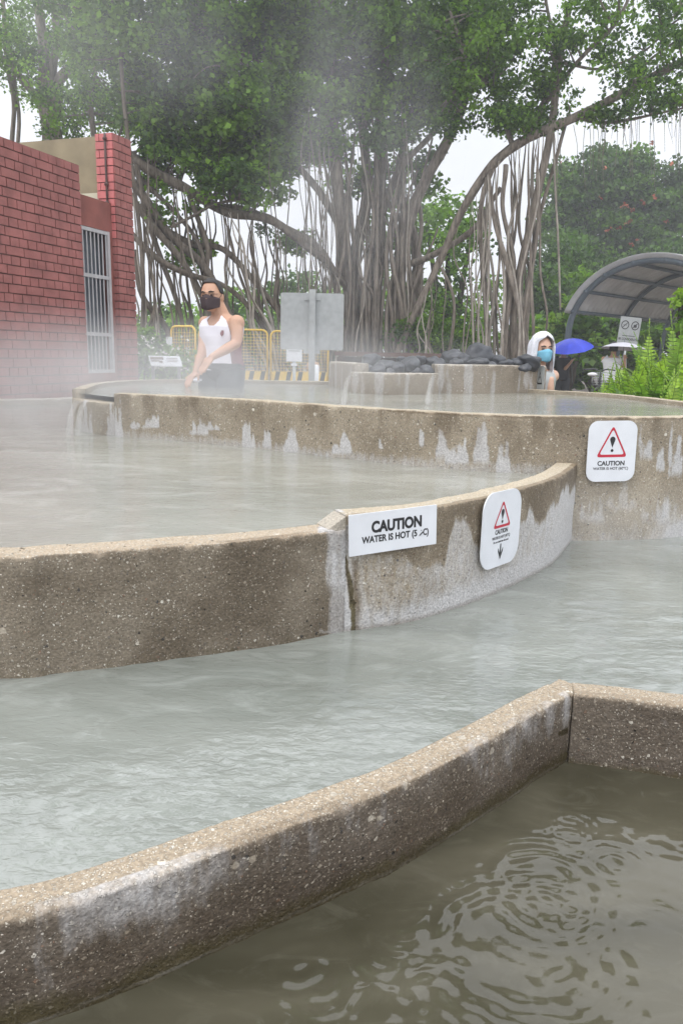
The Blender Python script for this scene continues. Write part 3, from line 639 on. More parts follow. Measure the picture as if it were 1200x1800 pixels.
# rectangular sign
a, b_ = near_wall(B1, 690)
Mx, w, h = frame_on(a, b_, [(612.5, 905), (766.5, 887), (764, 955), (611.5, 979)])
print('signR', w, h)
s = signroot(Mx, 'caution_sign', 'white rectangular sign reading CAUTION WATER IS HOT with a worn temperature')
panel(s, w, h, w * .008)
textmesh('CAUTION', h * .37, M['black'], s, LT(w * .035, h * .13), .045, fit=w * .575); textmesh('WATER IS HOT (5', h * .225, M['black'], s, LT(-w * .045, -h * .155), .03, fit=w * .63)
textmesh('C)', h * .225, M['black'], s, LT(w * .372, -h * .155), .03, fit=w * .066)
mb = MB(); mb.add(*polyp([(w * .287, -h * .235), (w * .302, -h * .19), (w * .332, -h * .13), (w * .340, -h * .15), (w * .322, -h * .19), (w * .305, -h * .22)][::-1], -.0056, -.005)); mb.add(*polyp([(w * .310, -h * .09), (w * .322, -h * .085), (w * .318, -h * .115)][::-1], -.0056, -.005)); mb.build('worn_digit', M['black'], s, False)
# grey warning sign at the end of the source wall (seen edge on)
p1 = PZ(940, 690, zW3)[:2]; p2 = PZ(957, 691, zW3)[:2]
Mx, w, h = frame_on(p1, p2, [(943, 643), (957, 643), (955, 690), (939, 689)], .012)
s = signroot(Mx, 'warning_sign', 'narrow grey warning sign with a triangle on the end of the source wall')
panel(s, w, h, w * .2, 'galv'); triangle(s, 0, h * .05, w * .6, h * .5, w * .07, M['black'])

# ------------------------------------------------------------------ brick building
d = np.array([.317, .948]); d /= np.linalg.norm(d); nrm = np.array([d[1], -d[0]])      # facing the pools
D0 = 6.9; o0 = PD(0, 300, D0)[:2]
def along(px):     # distance along the wall from o0 for a photo column (at mid height)
    r = ray(px, 480)[:2]; A = np.array([d, -r]).T; return np.linalg.solve(A, -o0)[0]
uE = along(146); uP = along(207); uQ = along(236)
YE = (o0 + d * uE)[1]; YP = (o0 + d * uP)[1]; zt1 = PD(0, 238, D0)[2]; zt2 = PD(205, 233, YP)[2]
bl = empty('brick_building', (*o0, 0), 0, 'dark red painted brick building with a tall grilled opening at left', 'building')
def bricks(mb_list, u0, u1, z0, z1, org, dirv, nv_, rowh=.0795, rnd=0, depth=.012):
    z = z1; row = 0
    while z > z0:
        st_ = row % 2; L_ = .222 if st_ else .111; u = u1 + (.055 if st_ else 0)
        while u > u0:
            a0 = max(u0, u - L_ + .009); a1 = min(u1, u)
            if a1 - a0 > .02:
                c = org + dirv * ((a0 + a1) / 2) + nv_ * (depth / 2 + random.uniform(-.002, .002))
                R = np.array([[dirv[0], nv_[0], 0], [dirv[1], nv_[1], 0], [0, 0, 1]])
                random.choice(mb_list).box((c[0], c[1], z - rowh / 2 + random.uniform(-.0015, .0015)), (a1 - a0, depth, rowh - .010), R)
            u -= L_
        z -= rowh; row += 1
def slab(mb, u0, u1, z0, z1, org, dirv, nv_, t):
    c = org + dirv * (u0 + u1) / 2 - nv_ * t / 2; R = np.array([[dirv[0], nv_[0], 0], [dirv[1], nv_[1], 0], [0, 0, 1]])
    mb.box((c[0], c[1], (z0 + z1) / 2), (u1 - u0, t, z1 - z0), R)
mb = MB(); slab(mb, -4, uE, 0, zt1, o0, d, nrm, .22); w_ = mb.build('wall', M['mortar'], bl, False, offset=(*o0, 0))
mb = MB(); bricks([mb], -1.2, uE, .1, zt1, o0, d, nrm); mb.build('brickwork', M['brick'], w_, False, offset=(*o0, 0))
# lintel panel over the opening and base below, recessed
oL = o0 - nrm * .04
mb = MB()
gu1_ = along(200); zl = PD(146, 338, YE)[2]; zg1 = PD(148, 393, YE)[2]; zg0 = PD(152, 657, YE)[2]
slab(mb, uE, uP, zg1, zl, oL, d, nrm, .15); mb.build('lintel', M['plasterr'], bl, False, offset=(*o0, 0))
mb = MB(); slab(mb, uE, uP, 0, zg0, oL, d, nrm, .15); mb.build('plinth', M['plasterr'], bl, False, offset=(*o0, 0))
mb = MB(); slab(mb, gu1_ + .02, uP, zg0 + .001, zg1 - .001, oL, d, nrm, .15); mb.build('door_jamb', M['plasterr'], bl, False, offset=(*o0, 0))
gu0, gu1 = along(147), along(200)
mb = MB(); slab(mb, uE, uP, zg0, zg1, oL - nrm * .1, d, nrm, .03); dr = mb.build('door', M['glassd'], bl, False, offset=(*o0, 0))
mb = MB()
for k in range(8):
    u = gu0 + .03 + (gu1 - gu0 - .06) * k / 7; c = oL + d * u - nrm * .02; mb.tube([(c[0], c[1], zg0), (c[0], c[1], zg1)], .008, 6)
for z in (zg0 + .02, zg0 + .40, zg0 + .98, zg1 - .02):
    slab(mb, gu0, gu1, z - .018, z + .018, oL - nrm * .005, d, nrm, .02)
for u in (gu0, gu1): slab(mb, u - .02, u + .02, zg0, zg1, oL - nrm * .002, d, nrm, .025)
mb.build('grille', M['grille'], dr, False, offset=(*o0, 0))
# tan parapet block and pillar
pc = o0 + d * uP                                   # pillar near corner
pd_ = -nrm                                         # pillar's camera facing side runs away from the pools
mb = MB(); c = pc + d * ((uQ - uP) / 2) + nrm * -.10; R = np.array([[d[0], nrm[0], 0], [d[1], nrm[1], 0], [0, 0, 1]])
mb.box((c[0], c[1], zt2 / 2), (uQ - uP - .004, .196, zt2), R); pil = mb.build('pillar', M['mortar'], bl, False, offset=(*o0, 0))
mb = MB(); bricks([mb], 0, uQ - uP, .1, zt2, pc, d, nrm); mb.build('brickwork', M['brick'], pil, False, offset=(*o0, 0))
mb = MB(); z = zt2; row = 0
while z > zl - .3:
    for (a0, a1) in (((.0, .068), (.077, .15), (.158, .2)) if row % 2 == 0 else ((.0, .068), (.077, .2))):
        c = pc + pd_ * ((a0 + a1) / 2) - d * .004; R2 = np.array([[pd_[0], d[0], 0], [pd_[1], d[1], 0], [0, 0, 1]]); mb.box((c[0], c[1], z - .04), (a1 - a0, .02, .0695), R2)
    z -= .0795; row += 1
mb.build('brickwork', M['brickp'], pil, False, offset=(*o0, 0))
mb = MB()
while z > .1:
    c = pc + pd_ * .034 - d * .004; mb.box((c[0], c[1], z - .04), (.068, .02, .0695), R2); z -= .0795
mb.build('corner_bricks', M['brick'], pil, False, offset=(*o0, 0))
mb = MB(); c = pc + pd_ * .072 - d * .03
mb.tube([(c[0], c[1], zt2 - .01), (c[0], c[1], zl - .3)], .011, 6); 
for zz in (zt2 - .06, zt2 - .5, zt2 - .68): mb.ell((c[0], c[1], zz), (.024, .024, .02), nu=8, nv=6)
c2 = c + pd_ * .09; mb.tube([(c[0], c[1], zt2 - .68), (c2[0], c2[1], zt2 - .68)], .014, 6); mb.tube([(c2[0], c2[1], zt2 - .66), (c2[0], c2[1], zt2 - .86)], .011, 6); mb.ell((c2[0], c2[1], zt2 - .68), (.03, .03, .024), nu=8, nv=6)
mb.build('rusty_pipe', M['rust'], pil, offset=(*o0, 0))
mb = MB(); tp = pc + d * .03 + pd_ * .2; slab(mb, 0, 2.6, 0, zt2 - .015, tp, pd_, -d, .18); mb.build('parapet', M['plastert'], bl, False, offset=(*o0, 0))
mb = MB(); slab(mb, -.02, .75, zl - .12, zl + .12, tp - d * .003, pd_, -d, .004); mb.build('cream_band', M['cream'], bl, False, offset=(*o0, 0))

# ------------------------------------------------------------------ rocks
rocks = [(652, 627, 16), (677, 637, 15), (642, 642, 13), (664, 645, 15), (697, 641, 15), (721, 636, 19), (709, 628, 12), (735, 627, 11), (760, 629, 12), (748, 645, 14), (771, 634, 12), (795, 623, 19), (801, 634, 13), (815, 627, 14), (840, 619, 25), (843, 633, 16), (875, 630, 15), (864, 637, 10), (891, 633, 12), (907, 633, 12), (929, 631, 19), (922, 640, 10), (733, 649, 11), (684, 649, 11), (786, 639, 10)]
where = ['leftmost at the back', 'left of the middle pile', 'at the far left edge of the pile', 'front row above the spill section', 'second from the left pair', 'tall one above the left spill', 'small one behind the tall left rock', 'small one right of the tall left rock', 'low one near the middle', 'front one at the spill lip', 'small one beside the big middle rock', 'large round one right of the middle', 'small pale one below the large round rock', 'one between the two biggest rocks', 'biggest flat-topped one on top of the pile', 'one directly under the biggest flat rock', 'rough one right of the biggest rock', 'tiny one in front of the rough rock', 'small one left of the right end', 'pointed one third from the right end', 'large smooth one at the right end', 'little one under the right end rock', 'front one nearest the spill edge', 'squashed front one at the lip', 'small wedge in the middle dip']
for i, (x, y, r) in enumerate(rocks):
    D = 5.5 + (648 - y) * .016 + random.uniform(-.05, .05)
    if x > 780: D += .12
    c = PD(x, y + 7, D); rm = r / F * D; random.seed(100 + i)
    ph = [random.uniform(0, 6) for _ in range(6)]
    def fn(Dv, ph=ph): return 1 + .14 * np.sin(Dv[:, 0] * 3.1 + ph[0]) * np.cos(Dv[:, 1] * 2.7 + ph[1]) + .10 * np.sin(Dv[:, 2] * 4.3 + ph[2]) + .07 * np.sin(Dv[:, 0] * 7 + Dv[:, 2] * 6 + ph[3]) - .10 * np.maximum(0, Dv @ np.array([math.cos(ph[4]), -.5, math.sin(ph[4])]) - .55) * 3
    mb = MB(); R = Matrix.Rotation(random.uniform(0, 3), 3, 'Z') @ Matrix.Rotation(random.uniform(-.4, .4), 3, 'X')
    mb.ell((0, 0, 0), (rm * 1.15, rm * .95, rm * .74), np.array(R), 22, 14, fn)
    o = mb.build('rock', M['rock']); o.location = c; tag(o, f'wet dark grey boulder, {where[i]}, in the source', 'rock', 'dark boulders heaped on the hot spring source')
    r_mn = ring_c
mb = MB()
for k in range(40):
    a = random.uniform(0, 6.28); rr = random.uniform(0, 1); p = ring_c + np.array([math.cos(a) * .62 * rr, math.sin(a) * .3 * rr]); mb.ell((p[0], p[1], EYE - .16 + random.uniform(-.03, .01)), (.09, .08, .06), nu=10, nv=7)
tag(mb.build('rubble', M['rock']), 'bed of small dark stones under the boulders', 'rubble', kind='stuff')
# plank seat behind the source
c0 = PD(588, 619, 6.9); c1 = PD(782, 620, 6.9); bz = c0[2]
be = empty('bench', ((c0[0] + c1[0]) / 2, 6.9, GZ(0, 7.0)), 0, 'long brown plank barrier behind the black rocks', 'bench')
bo = np.array(be.location)
mb = MB(); mb.box(((c0[0] + c1[0]) / 2, 6.9, bz - .012), (c1[0] - c0[0], .26, .035)); mb.build('seat', M['wood'], be, False, offset=bo)
mb = MB(); mb.box(((c0[0] + c1[0]) / 2, 7.0, bz - .25), (c1[0] - c0[0] - .04, .04, .42)); mb.build('apron', M['wood'], be, False, offset=bo)
for k in range(4):
    x = c0[0] + .06 + (c1[0] - c0[0] - .12) * k / 3; mb = MB(); mb.box((x, 6.88, (bz + bo[2]) / 2 - .015), (.05, .16, bz - bo[2] - .03)); mb.build('leg', M['wood'], be, False, offset=bo)

# ------------------------------------------------------------------ barriers
def barrier(pxl, pxr, ytl, ytr, D, label):
    a = PD(pxl, ytl, D[0]); b_ = PD(pxr, ytr, D[1]); A = a[:2]; B = b_[:2]; T = B - A; W = np.linalg.norm(T); T /= W
    zt = (a[2] + b_[2]) / 2; zb = GZ(A[0], A[1]) + .05; r = .10
    e = empty('barrier', (A[0], A[1], 0), 0, label, 'barrier', 'yellow mesh barriers in front of the banyan'); off = (A[0], A[1], 0)
    def P(u, z): return (A[0] + T[0] * u, A[1] + T[1] * u, z)
    pts = [P(0, zb)] + [P(0, zt - r)] + [P(r - r * math.cos(t), zt - r + r * math.sin(t)) for t in np.linspace(0, math.pi / 2, 5)[1:]] + [P(W - r + r * math.sin(t), zt - r + r * math.cos(t)) for t in np.linspace(0, math.pi / 2, 5)] + [P(W, zb)]
    mb = MB(); mb.tube(pts, .02, 8); mb.build('frame', M['yellow'], e, offset=off)
    mb = MB(); n = max(6, int(W / .06))
    for k in range(1, n): mb.tube([P(W * k / n, zb + .25), P(W * k / n, zt - .005)], .0035, 4)
    nz = int((zt - zb - .25) / .055)
    for k in range(nz): mb.tube([P(0, zb + .25 + k * .055), P(W, zb + .25 + k * .055)], .0035, 4)
    mb.build('mesh_panel', M['yellow'], e, offset=off)
    for nm, mt, ofs in (('stripe_board', 'yellow', 0), ('stripes', 'black', 1)):
        mb = MB(); R = np.array([[T[0], -T[1], 0], [T[1], T[0], 0], [0, 0, 1]])
        if ofs == 0:
            c = P(W / 2, zb + .14); mb.box(c, (W - .03, .02, .2), R)
        else:
            nn = max(2, int(W / .2))
            for k in range(nn):
                u = W * (k + .5) / nn; q = [P(u - .05, zb + .04), P(u + .03, zb + .04), P(u + .07, zb + .24), P(u - .01, zb + .24)]
                q = [np.array(p) + np.array([T[1], -T[0], 0]) * .0125 for p in q]; m2_ = MB(); m2_.add(q, [(0, 1, 2, 3)]); m2_.build('stripe', M['black'], sbd, False, offset=off)
        if ofs == 0: sbd = mb.build(nm, M[mt], e, False, offset=off)
barrier(301, 343, 574, 573, (13.4, 13.1), 'narrow yellow barrier seen at an angle, left of the man in the white vest')
barrier(350, 470, 578, 580, (14.4, 14.6), 'yellow mesh barrier directly behind the man in the white vest')
barrier(476, 577, 583, 583, (14.6, 14.7), 'yellow mesh barrier behind the back of the grey sign board')

# big grey sign back on post
D = 7.6
c = PD(548, 565, D); base = GZ(c[0], D)
s = empty('sign_board', (c[0], D, base), 0, 'blank grey back of a large sign board on a galvanised post', 'sign'); off = (c[0], D, base)
w = 108 / F * D; h = 95 / F * D
mb = MB(); V, f = rrect(w, h, .02, D + .06, D + .066); V = np.array(V); V[:, 0] += c[0]; V[:, 2] += c[2]; mb.add(V, f); mb.build('panel', M['galv'], s, False, offset=off)
mb = MB(); mb.box((c[0] + .004, D + .02, (base + c[2] + h / 2 + .03) / 2), (.058, .055, c[2] + h / 2 + .03 - base)); mb.box((c[0] - .02, D - .009, (base + c[2] + h / 2) / 2), (.012, .003, c[2] + h / 2 - base)); mb.build('post', M['galv'], s, False, offset=off)
for zz in (c[2] + h / 2 - .05, c[2] - h / 2 - .02):
    mb = MB(); mb.box((c[0], D + .052, zz), (.16, .012, .035)); mb.build('bracket', M['galv'], s, False, offset=off)
# small notice on post
D = 11.5; c = PD(517, 624, D); base = GZ(c[0], D)
s = empty('notice', (c[0], D, base), 0, 'small pale notice plate on a thin post below the grey sign board', 'sign'); off = (c[0], D, base)
mb = MB(); V, f = rrect(.23, .19, .01, D - .01, D); V = np.array(V); V[:, 0] += c[0]; V[:, 2] += c[2]; mb.add(V, f); mb.build('panel', M['white'], s, False, offset=off)
mb = MB(); mb.tube([(c[0], D + .02, base), (c[0], D + .02, c[2] + .05)], .025, 8); mb.build('post', M['galv'], s, offset=off)
mb = MB(); mb.box((c[0], D - .013, c[2] - .14), (.09, .004, .035)); mb.build('small_plate', M['white'], s, False, offset=off)
mb = MB(); mb.box((c[0], D - .013, c[2] + .06), (.17, .004, .018)); mb.build('print', M['galv'], s, False, offset=off)
D = 11.3; c = PD(556, 641, D); base = GZ(c[0], D); mb = MB(); mb.tube([(0, 0, 0), (0, 0, c[2] - base - .02), (0, 0, c[2] - base)], [.04, .04, .02], 10); o = mb.build('bollard', M['white']); o.location = (c[0], D, base); tag(o, 'short pale grey bollard just right of the galvanised post', 'bollard')
# information board at left
D = 9.6; q = [PD(261, 625, D + .12), PD(316, 626, D + .12), PD(321, 643.5, D - .12), PD(266, 642.5, D - .12)]; c = sum(q) / 4; base = GZ(c[0], D)
s = empty('information_board', (c[0], D, base), 0, 'slanted white information board with a picture by the green bush', 'sign'); off = (c[0], D, base)
mb = MB(); qq = [p - np.array([0, 0, .012]) for p in q]; mb.add(q + qq, [(3, 2, 1, 0), (4, 5, 6, 7), (0, 1, 5, 4), (1, 2, 6, 5), (2, 3, 7, 6), (3, 0, 4, 7)]); mb.build('panel', M['white'], s, False, offset=off)
def bil(u, v): return (q[0] * (1 - u) + q[1] * u) * (1 - v) + (q[3] * (1 - u) + q[2] * u) * v + np.array([0, -.002, .004])
mb = MB()
for (u0, v0, u1, v1) in ((.04, .15, .46, .42), (.04, .5, .3, .62), (.3, .55, .4, .75), (.55, .25, .9, .3), (.55, .42, .92, .46), (.55, .58, .88, .62)): mb.add([bil(u0, v1), bil(u1, v1), bil(u1, v0), bil(u0, v0)], [(0, 1, 2, 3)])
mb.build('picture', M['wood'], s, False, offset=off)
for dx in (-.16, .16):
    mb = MB(); mb.box((c[0] + dx, D + .02, (base + c[2]) / 2 - .02), (.035, .035, c[2] - base - .03)); mb.build('leg', M['galv'], s, False, offset=off)
D = 12.6; c = PD(298, 606, D); base = GZ(c[0], D)
s = empty('notice', (c[0], D, base), 0, 'narrow white notice left of the narrow yellow barrier', 'sign'); off = (c[0], D, base)
mb = MB(); V, f = rrect(.10, .25, .005, D - .012, D - .006); V = np.array(V); V[:, 0] += c[0]; V[:, 2] += c[2]; mb.add(V, f); mb.build('panel', M['white'], s, False, offset=off)
mb = MB(); mb.tube([(c[0], D, base), (c[0], D, c[2] + .12)], .02, 8); mb.build('post', M['galv'], s, offset=off)

# ------------------------------------------------------------------ shelter
ax = np.array([.7071, .7071]); pr = np.array([.7071, -.7071]); e0 = PD(998, 588, 18.5); E0 = e0[:2]; ze = e0[2]; hw = 1.85; rise = 1.55
sh = empty('shelter', (E0[0], E0[1], GZ(*E0)), 0, 'open barrel-vaulted shelter with corrugated roof on steel arches', 'shelter'); off = np.array([E0[0], E0[1], GZ(*E0)])
def arch(a, s_, k=1.0, lift=0):   # a along axis, s_ 0..pi
    c = E0 + pr * (hw - hw * k * math.cos(s_)) + ax * a; return np.array([c[0], c[1], ze + rise * k * math.sin(s_) + lift])
nA = 90; LEN = 8.5; ths = np.linspace(.30, math.pi - .30, 40); aa = np.arange(-.15, LEN, .024); V = []
for a in aa:
    cor = .06 * math.sin(a / .23 * 2 * math.pi)
    for t in ths: V.append(arch(a, t, 1.06 + cor / 1.7))
Q = grid_faces(len(aa), len(ths)); me = bigmesh('roof_sheet', np.array(V) - off, Q, M['zinc'], sh)
sm = me.modifiers.new('solid', 'SOLIDIFY'); sm.thickness = .004
for k in range(4):
    mb = MB(); a = k * 2.65; pts = [arch(a, t) for t in np.linspace(0, math.pi, 30)]
    f0 = pts[0] * 1; f0[2] = off[2]; f1 = pts[-1] * 1; f1[2] = off[2]; f0[0] -= .12; f1[0] += .1
    mb.tube([f0] + pts + [f1], .075 if k == 0 else .06, 8); mb.build('arch', M['steel'], sh, offset=off)
for t in (.34, .66, .98, 1.35, 1.75, 2.2, 2.7):
    mb = MB(); mb.tube([arch(-.1, t, 1.0), arch(LEN, t, 1.0)], .042, 6); mb.build('purlin', M['steel'], sh, offset=off)
mb = MB(); mb.tube([arch(0, 0, 1.0) + np.array([0, 0, -.25]), arch(LEN, 0, 1.0) + np.array([0, 0, -.25])], .018, 6); mb.build('rail', M['steel'], sh, offset=off)
# tilted sign in front of the shelter
D = 16.3; q = [PD(1092, 561, D), PD(1129, 561, D + .1), PD(1119, 605, D + .1), PD(1079, 602, D)]; c = sum(q) / 4
ux = q[1] - q[0]; w = np.linalg.norm(ux); ux /= w; uz = (q[0] + q[1] - q[2] - q[3]) / 2; h = np.linalg.norm(uz); uz /= h; uz -= ux * (ux @ uz) * .55; uz /= np.linalg.norm(uz); uy = np.cross(uz, ux); uy /= np.linalg.norm(uy)
ux = np.cross(uy, uz)
s = signroot(Matrix(((ux[0], uy[0], uz[0], c[0]), (ux[1], uy[1], uz[1], c[1]), (ux[2], uy[2], uz[2], c[2]), (0, 0, 0, 1))), 'courtesy_sign', 'tilted grey sign with two prohibition symbols reading BE CONSIDERATE')
panel(s, w, h * 1.15, .02, 'galv')
for i, sx_ in enumerate((-.24, .24)):
    mb = MB(); n = 24; R0 = w * .19; R1 = w * .15; cz = h * .24
    mb.add([(sx_ * w + r_ * math.cos(a_), -.006, cz + r_ * math.sin(a_)) for r_ in (R0, R1) for a_ in np.arange(n) * 2 * math.pi / n], [(j, j + n, (j + 1) % n + n, (j + 1) % n) for j in range(n)])
    mb.add([(sx_ * w - R1 * .75, -.0062, cz - R1 * .6), (sx_ * w - R1 * .6, -.0062, cz - R1 * .75), (sx_ * w + R1 * .75, -.0062, cz + R1 * .6), (sx_ * w + R1 * .6, -.0062, cz + R1 * .75)], [(0, 1, 2, 3)])
    if i: mb.add([(sx_ * w + x * R1, -.0058, cz + z * R1) for x, z in ((-.5, -.5), (.5, -.5), (.5, .1), (.2, .5), (-.2, .2), (-.5, .3))], [(0, 1, 2, 3, 4, 5)])
    else: mb.add([(sx_ * w + x * R1, -.0058, cz + z * R1) for x, z in ((-.6, -.12), (.5, -.12), (.5, .06), (-.6, .06))], [(0, 1, 2, 3)])
    mb.build('prohibition_symbol', M['black'], s, False)
textmesh('BE CONSIDERATE', h * .13, M['black'], s, LT(0, -h * .33), .03, sx=.85)
mb = MB(); mb.box((0, -.0055, -h * .19), (w * .6, .002, h * .025)); mb.build('print', M['black'], s, False)
bs = MB(); bs.tube([(0, .02, -2.2), (0, .02, .1)], .025, 8); bs.build('post', M['galv'], s)

# ------------------------------------------------------------------ leaves
class LV:
    def __init__(s): s.c = []; s.n = []; s.d = []; s.s = []; s.k = []
    def clump(s, c, rad, n, size, up=.6, tint=None, shell=.6):
        g_ = RNG.normal(size=(n, 3)); g_ /= np.linalg.norm(g_, axis=1)[:, None]; r = RNG.random(n) ** shell
        s.c.append(np.asarray(c) + g_ * r[:, None] * np.asarray(rad)); nn = RNG.normal(size=(n, 3)) + np.array([0, 0, up]); nn /= np.linalg.norm(nn, axis=1)[:, None]
        dd = RNG.normal(size=(n, 3)) + g_ * .8 + np.array([0, 0, -.35]); dd -= nn * (dd * nn).sum(1)[:, None]; dd /= np.linalg.norm(dd, axis=1)[:, None] + 1e-9
        s.n.append(nn); s.d.append(dd); s.s.append(size * RNG.uniform(.65, 1.3, n)); t = RNG.random() ** 1.3 if tint is None else tint
        s.k.append(np.c_[np.clip(RNG.normal(t, .16, n), 0, 1), RNG.random(n), RNG.random(n)])
    def build(s, name, mat, parent=None, wid=.42, offset=(0, 0, 0)):
        c = np.concatenate(s.c) - np.asarray(offset); n = np.concatenate(s.n); d_ = np.concatenate(s.d); z = np.concatenate(s.s)[:, None]; k = np.concatenate(s.k)
        w_ = np.cross(n, d_); a = c - d_ * z * .5; b_ = c + w_ * z * wid + n * z * .12; e_ = c + d_ * z * .5 - n * z * .08; f_ = c - w_ * z * wid + n * z * .12
        V = np.stack([a, b_, e_, f_], 1).reshape(-1, 3); Q = np.arange(len(V)).reshape(-1, 4)
        return bigmesh(name, V, Q, mat, parent, {'lc': np.repeat(k, 4, 0)}, smooth=False)
def blobs(lv, lst, leaf, clr=(.28, .5), nl=110, tw=None, skel=None, tint=None, flat=.65, up=.6):
    """lst rows: px, py, D, rx_px, ry_px, depth_m, n_clumps"""
    for row in lst:
        x, y, D, rx, ry, dz, n = row[:7]
        for _ in range(int(n)):
            g_ = RNG.normal(size=3); g_ /= np.linalg.norm(g_); r = RNG.random() ** .4
            DD = D + g_[1] * r * dz; p = PD(x + g_[0] * r * rx, y + g_[2] * r * ry, DD); R_ = RNG.uniform(*clr)
            lv.clump(p, (R_, R_, R_ * flat), int(nl * R_ / clr[1]), leaf, up=up, tint=tint)
            if tw is not None and RNG.random() < .5:
                j = int(np.argmin(np.linalg.norm(skel - p, axis=1))); q_ = skel[j]; dist = np.linalg.norm(q_ - p)
                mid = (q_ + p) / 2 + RNG.normal(size=3) * .08 * dist + np.array([0, 0, .06 * dist]); tw.tube([q_, mid, p], [.018 + .006 * dist, .014, .005], 5, False, smooth=4)

# ------------------------------------------------------------------ trees
RS = 1.0
def rib(mb, rows, k=6, n=9, wob=.0, lob=True, seed=0):
    """rows: px,py,D,r(m)"""
    P = np.array([PD(x, y, D) for x, y, D, r in rows]); r = np.array([q[3] for q in rows]) * (RS if rows[0][3] > .03 else 1); P, r = crs(P, r, k)
    if wob: 
        t = np.linspace(0, 1, len(P)); P = P + wob * np.stack([np.sin(t * 9 + seed), np.cos(t * 7 + seed * 1.7), 0 * t], 1) * np.sin(t * math.pi)[:, None]
    lb = None
    if lob:
        a = np.arange(n) * 2 * math.pi / n; lb = np.array([1 + .13 * np.sin(a * 3 + seed + i * .11) + .08 * np.sin(a * 5 - i * .17 + seed) + .05 * math.sin(i * 1.3 + seed) for i in range(len(P))])
    mb.tube(P, r, n, lobes=lb); return P
def gy_at(px, D):   # photo row of the ground at px, D
    x = (px - 600) / F * D; return 622 + .02 * (px - 600) + (EYE - GZ(x, D)) / D * F
def root(px0, y0, D0_, px1, D1, r0, r1, seed, y1=None):
    """one hanging / propping aerial root from a limb to the ground"""
    rs = np.random.default_rng(seed); yb = gy_at(px1, D1) + 3 if y1 is None else y1; n = 7; rows = []; kx = rs.uniform(.7, 2.0)
    for i in range(n):
        t = i / (n - 1); rows.append((px0 + (px1 - px0) * t ** kx + rs.normal() * 5.5 * (0 < i < n - 1), y0 + (yb - y0) * t, D0_ + (D1 - D0_) * t, (r0 + (r1 - r0) * t) * (.35 if i == 0 else 1) * rs.uniform(.85, 1.15)))
    return rows
def tree(name, label, cat='tree', group=None, base=(0, 0, 0)): return empty(name, base, 0, label, cat, group)
# ---- central banyan
RS = .78; D = 17.5; b0 = PD(660, 630, D); base = np.array([b0[0], D, GZ(b0[0], D)])
T2 = tree('banyan_tree', 'huge banyan with a fluted trunk of fused roots behind the black rocks', base=base)
tk = MB(); sk = []
limbs = [[(620, 660, D, .22), (612, 520, D, .19), (598, 380, D, .17), (592, 250, D, .15), (585, 120, D, .12), (560, 0, D, .09), (540, -120, D, .06)],
 [(650, 660, D, .25), (655, 520, D, .22), (668, 400, D + .2, .2), (672, 280, D + .3, .17), (668, 150, D + .5, .13), (690, 20, D + .5, .09), (700, -150, D, .05)],
 [(690, 660, D, .22), (700, 520, D - .1, .19), (715, 420, D - .2, .17), (745, 320, D - .3, .14), (790, 230, D - .4, .12), (830, 130, D - .6, .09), (850, 0, D - .8, .06)],
 [(640, 650, D + .3, .2), (625, 480, D + .4, .18), (640, 350, D + .5, .15), (635, 200, D + .6, .12), (620, 60, D + .6, .08)],
 [(720, 660, D + .2, .17), (735, 520, D + .3, .14), (725, 430, D + .4, .13), (700, 330, D + .5, .12), (720, 220, D + .6, .09), (745, 120, D + .6, .07)],
 [(600, 500, D, .12), (560, 440, D - .3, .10), (500, 400, D - .5, .09), (440, 370, D - .6, .07), (370, 360, D - .7, .05)],
 [(600, 400, D, .12), (560, 340, D, .10), (520, 280, D, .08), (480, 200, D, .06), (450, 100, D, .04)],
 [(668, 380, D, .12), (700, 300, D, .09), (760, 240, D + .2, .07), (820, 150, D + .4, .05), (900, 90, D + .4, .04)],
 [(690, 470, D - .1, .10), (760, 450, D - .4, .08), (830, 400, D - .6, .07), (880, 330, D - .8, .06)]]
for i, r in enumerate(limbs): sk.append(rib(tk, r, 8, 12, .05, True, i))
rs = np.random.default_rng(5)
for i in range(40):   # fused strands over the trunk
    x0 = rs.uniform(585, 735); xm = x0 + rs.normal() * 14; xt = x0 + (x0 - 655) * .25 + rs.normal() * 20; yt = rs.uniform(180, 420); DD = D - .28 + rs.uniform(-.12, .25)
    sk_ = rib(tk, [(x0 + (x0 - 655) * .25, gy_at(x0, DD) + 4, DD - .05, rs.uniform(.04, .085)), (x0, 540, DD, .05), (xm, (540 + yt) / 2, DD, rs.uniform(.03, .055)), (xt, yt, DD + .15, .025)], 7, 7, .05, True, i)
for i in range(40):
    x0 = rs.uniform(530, 735); yt = rs.uniform(120, 260); DD = D - rs.uniform(-.8, .9); x1 = x0 + (655 - x0) * rs.uniform(-.1, .3) + rs.normal() * 6
    m_ = MB(); rib(m_, root(x0, yt, DD, x1, DD, .009, rs.uniform(.010, .024), 100 + i), 4, 6, .03, False, i); m_.build('aerial_root', M['barkP' if i % 3 == 0 else 'barkA'], T2, offset=base)
SK2 = np.concatenate(sk)
lv = LV(); tw = tk
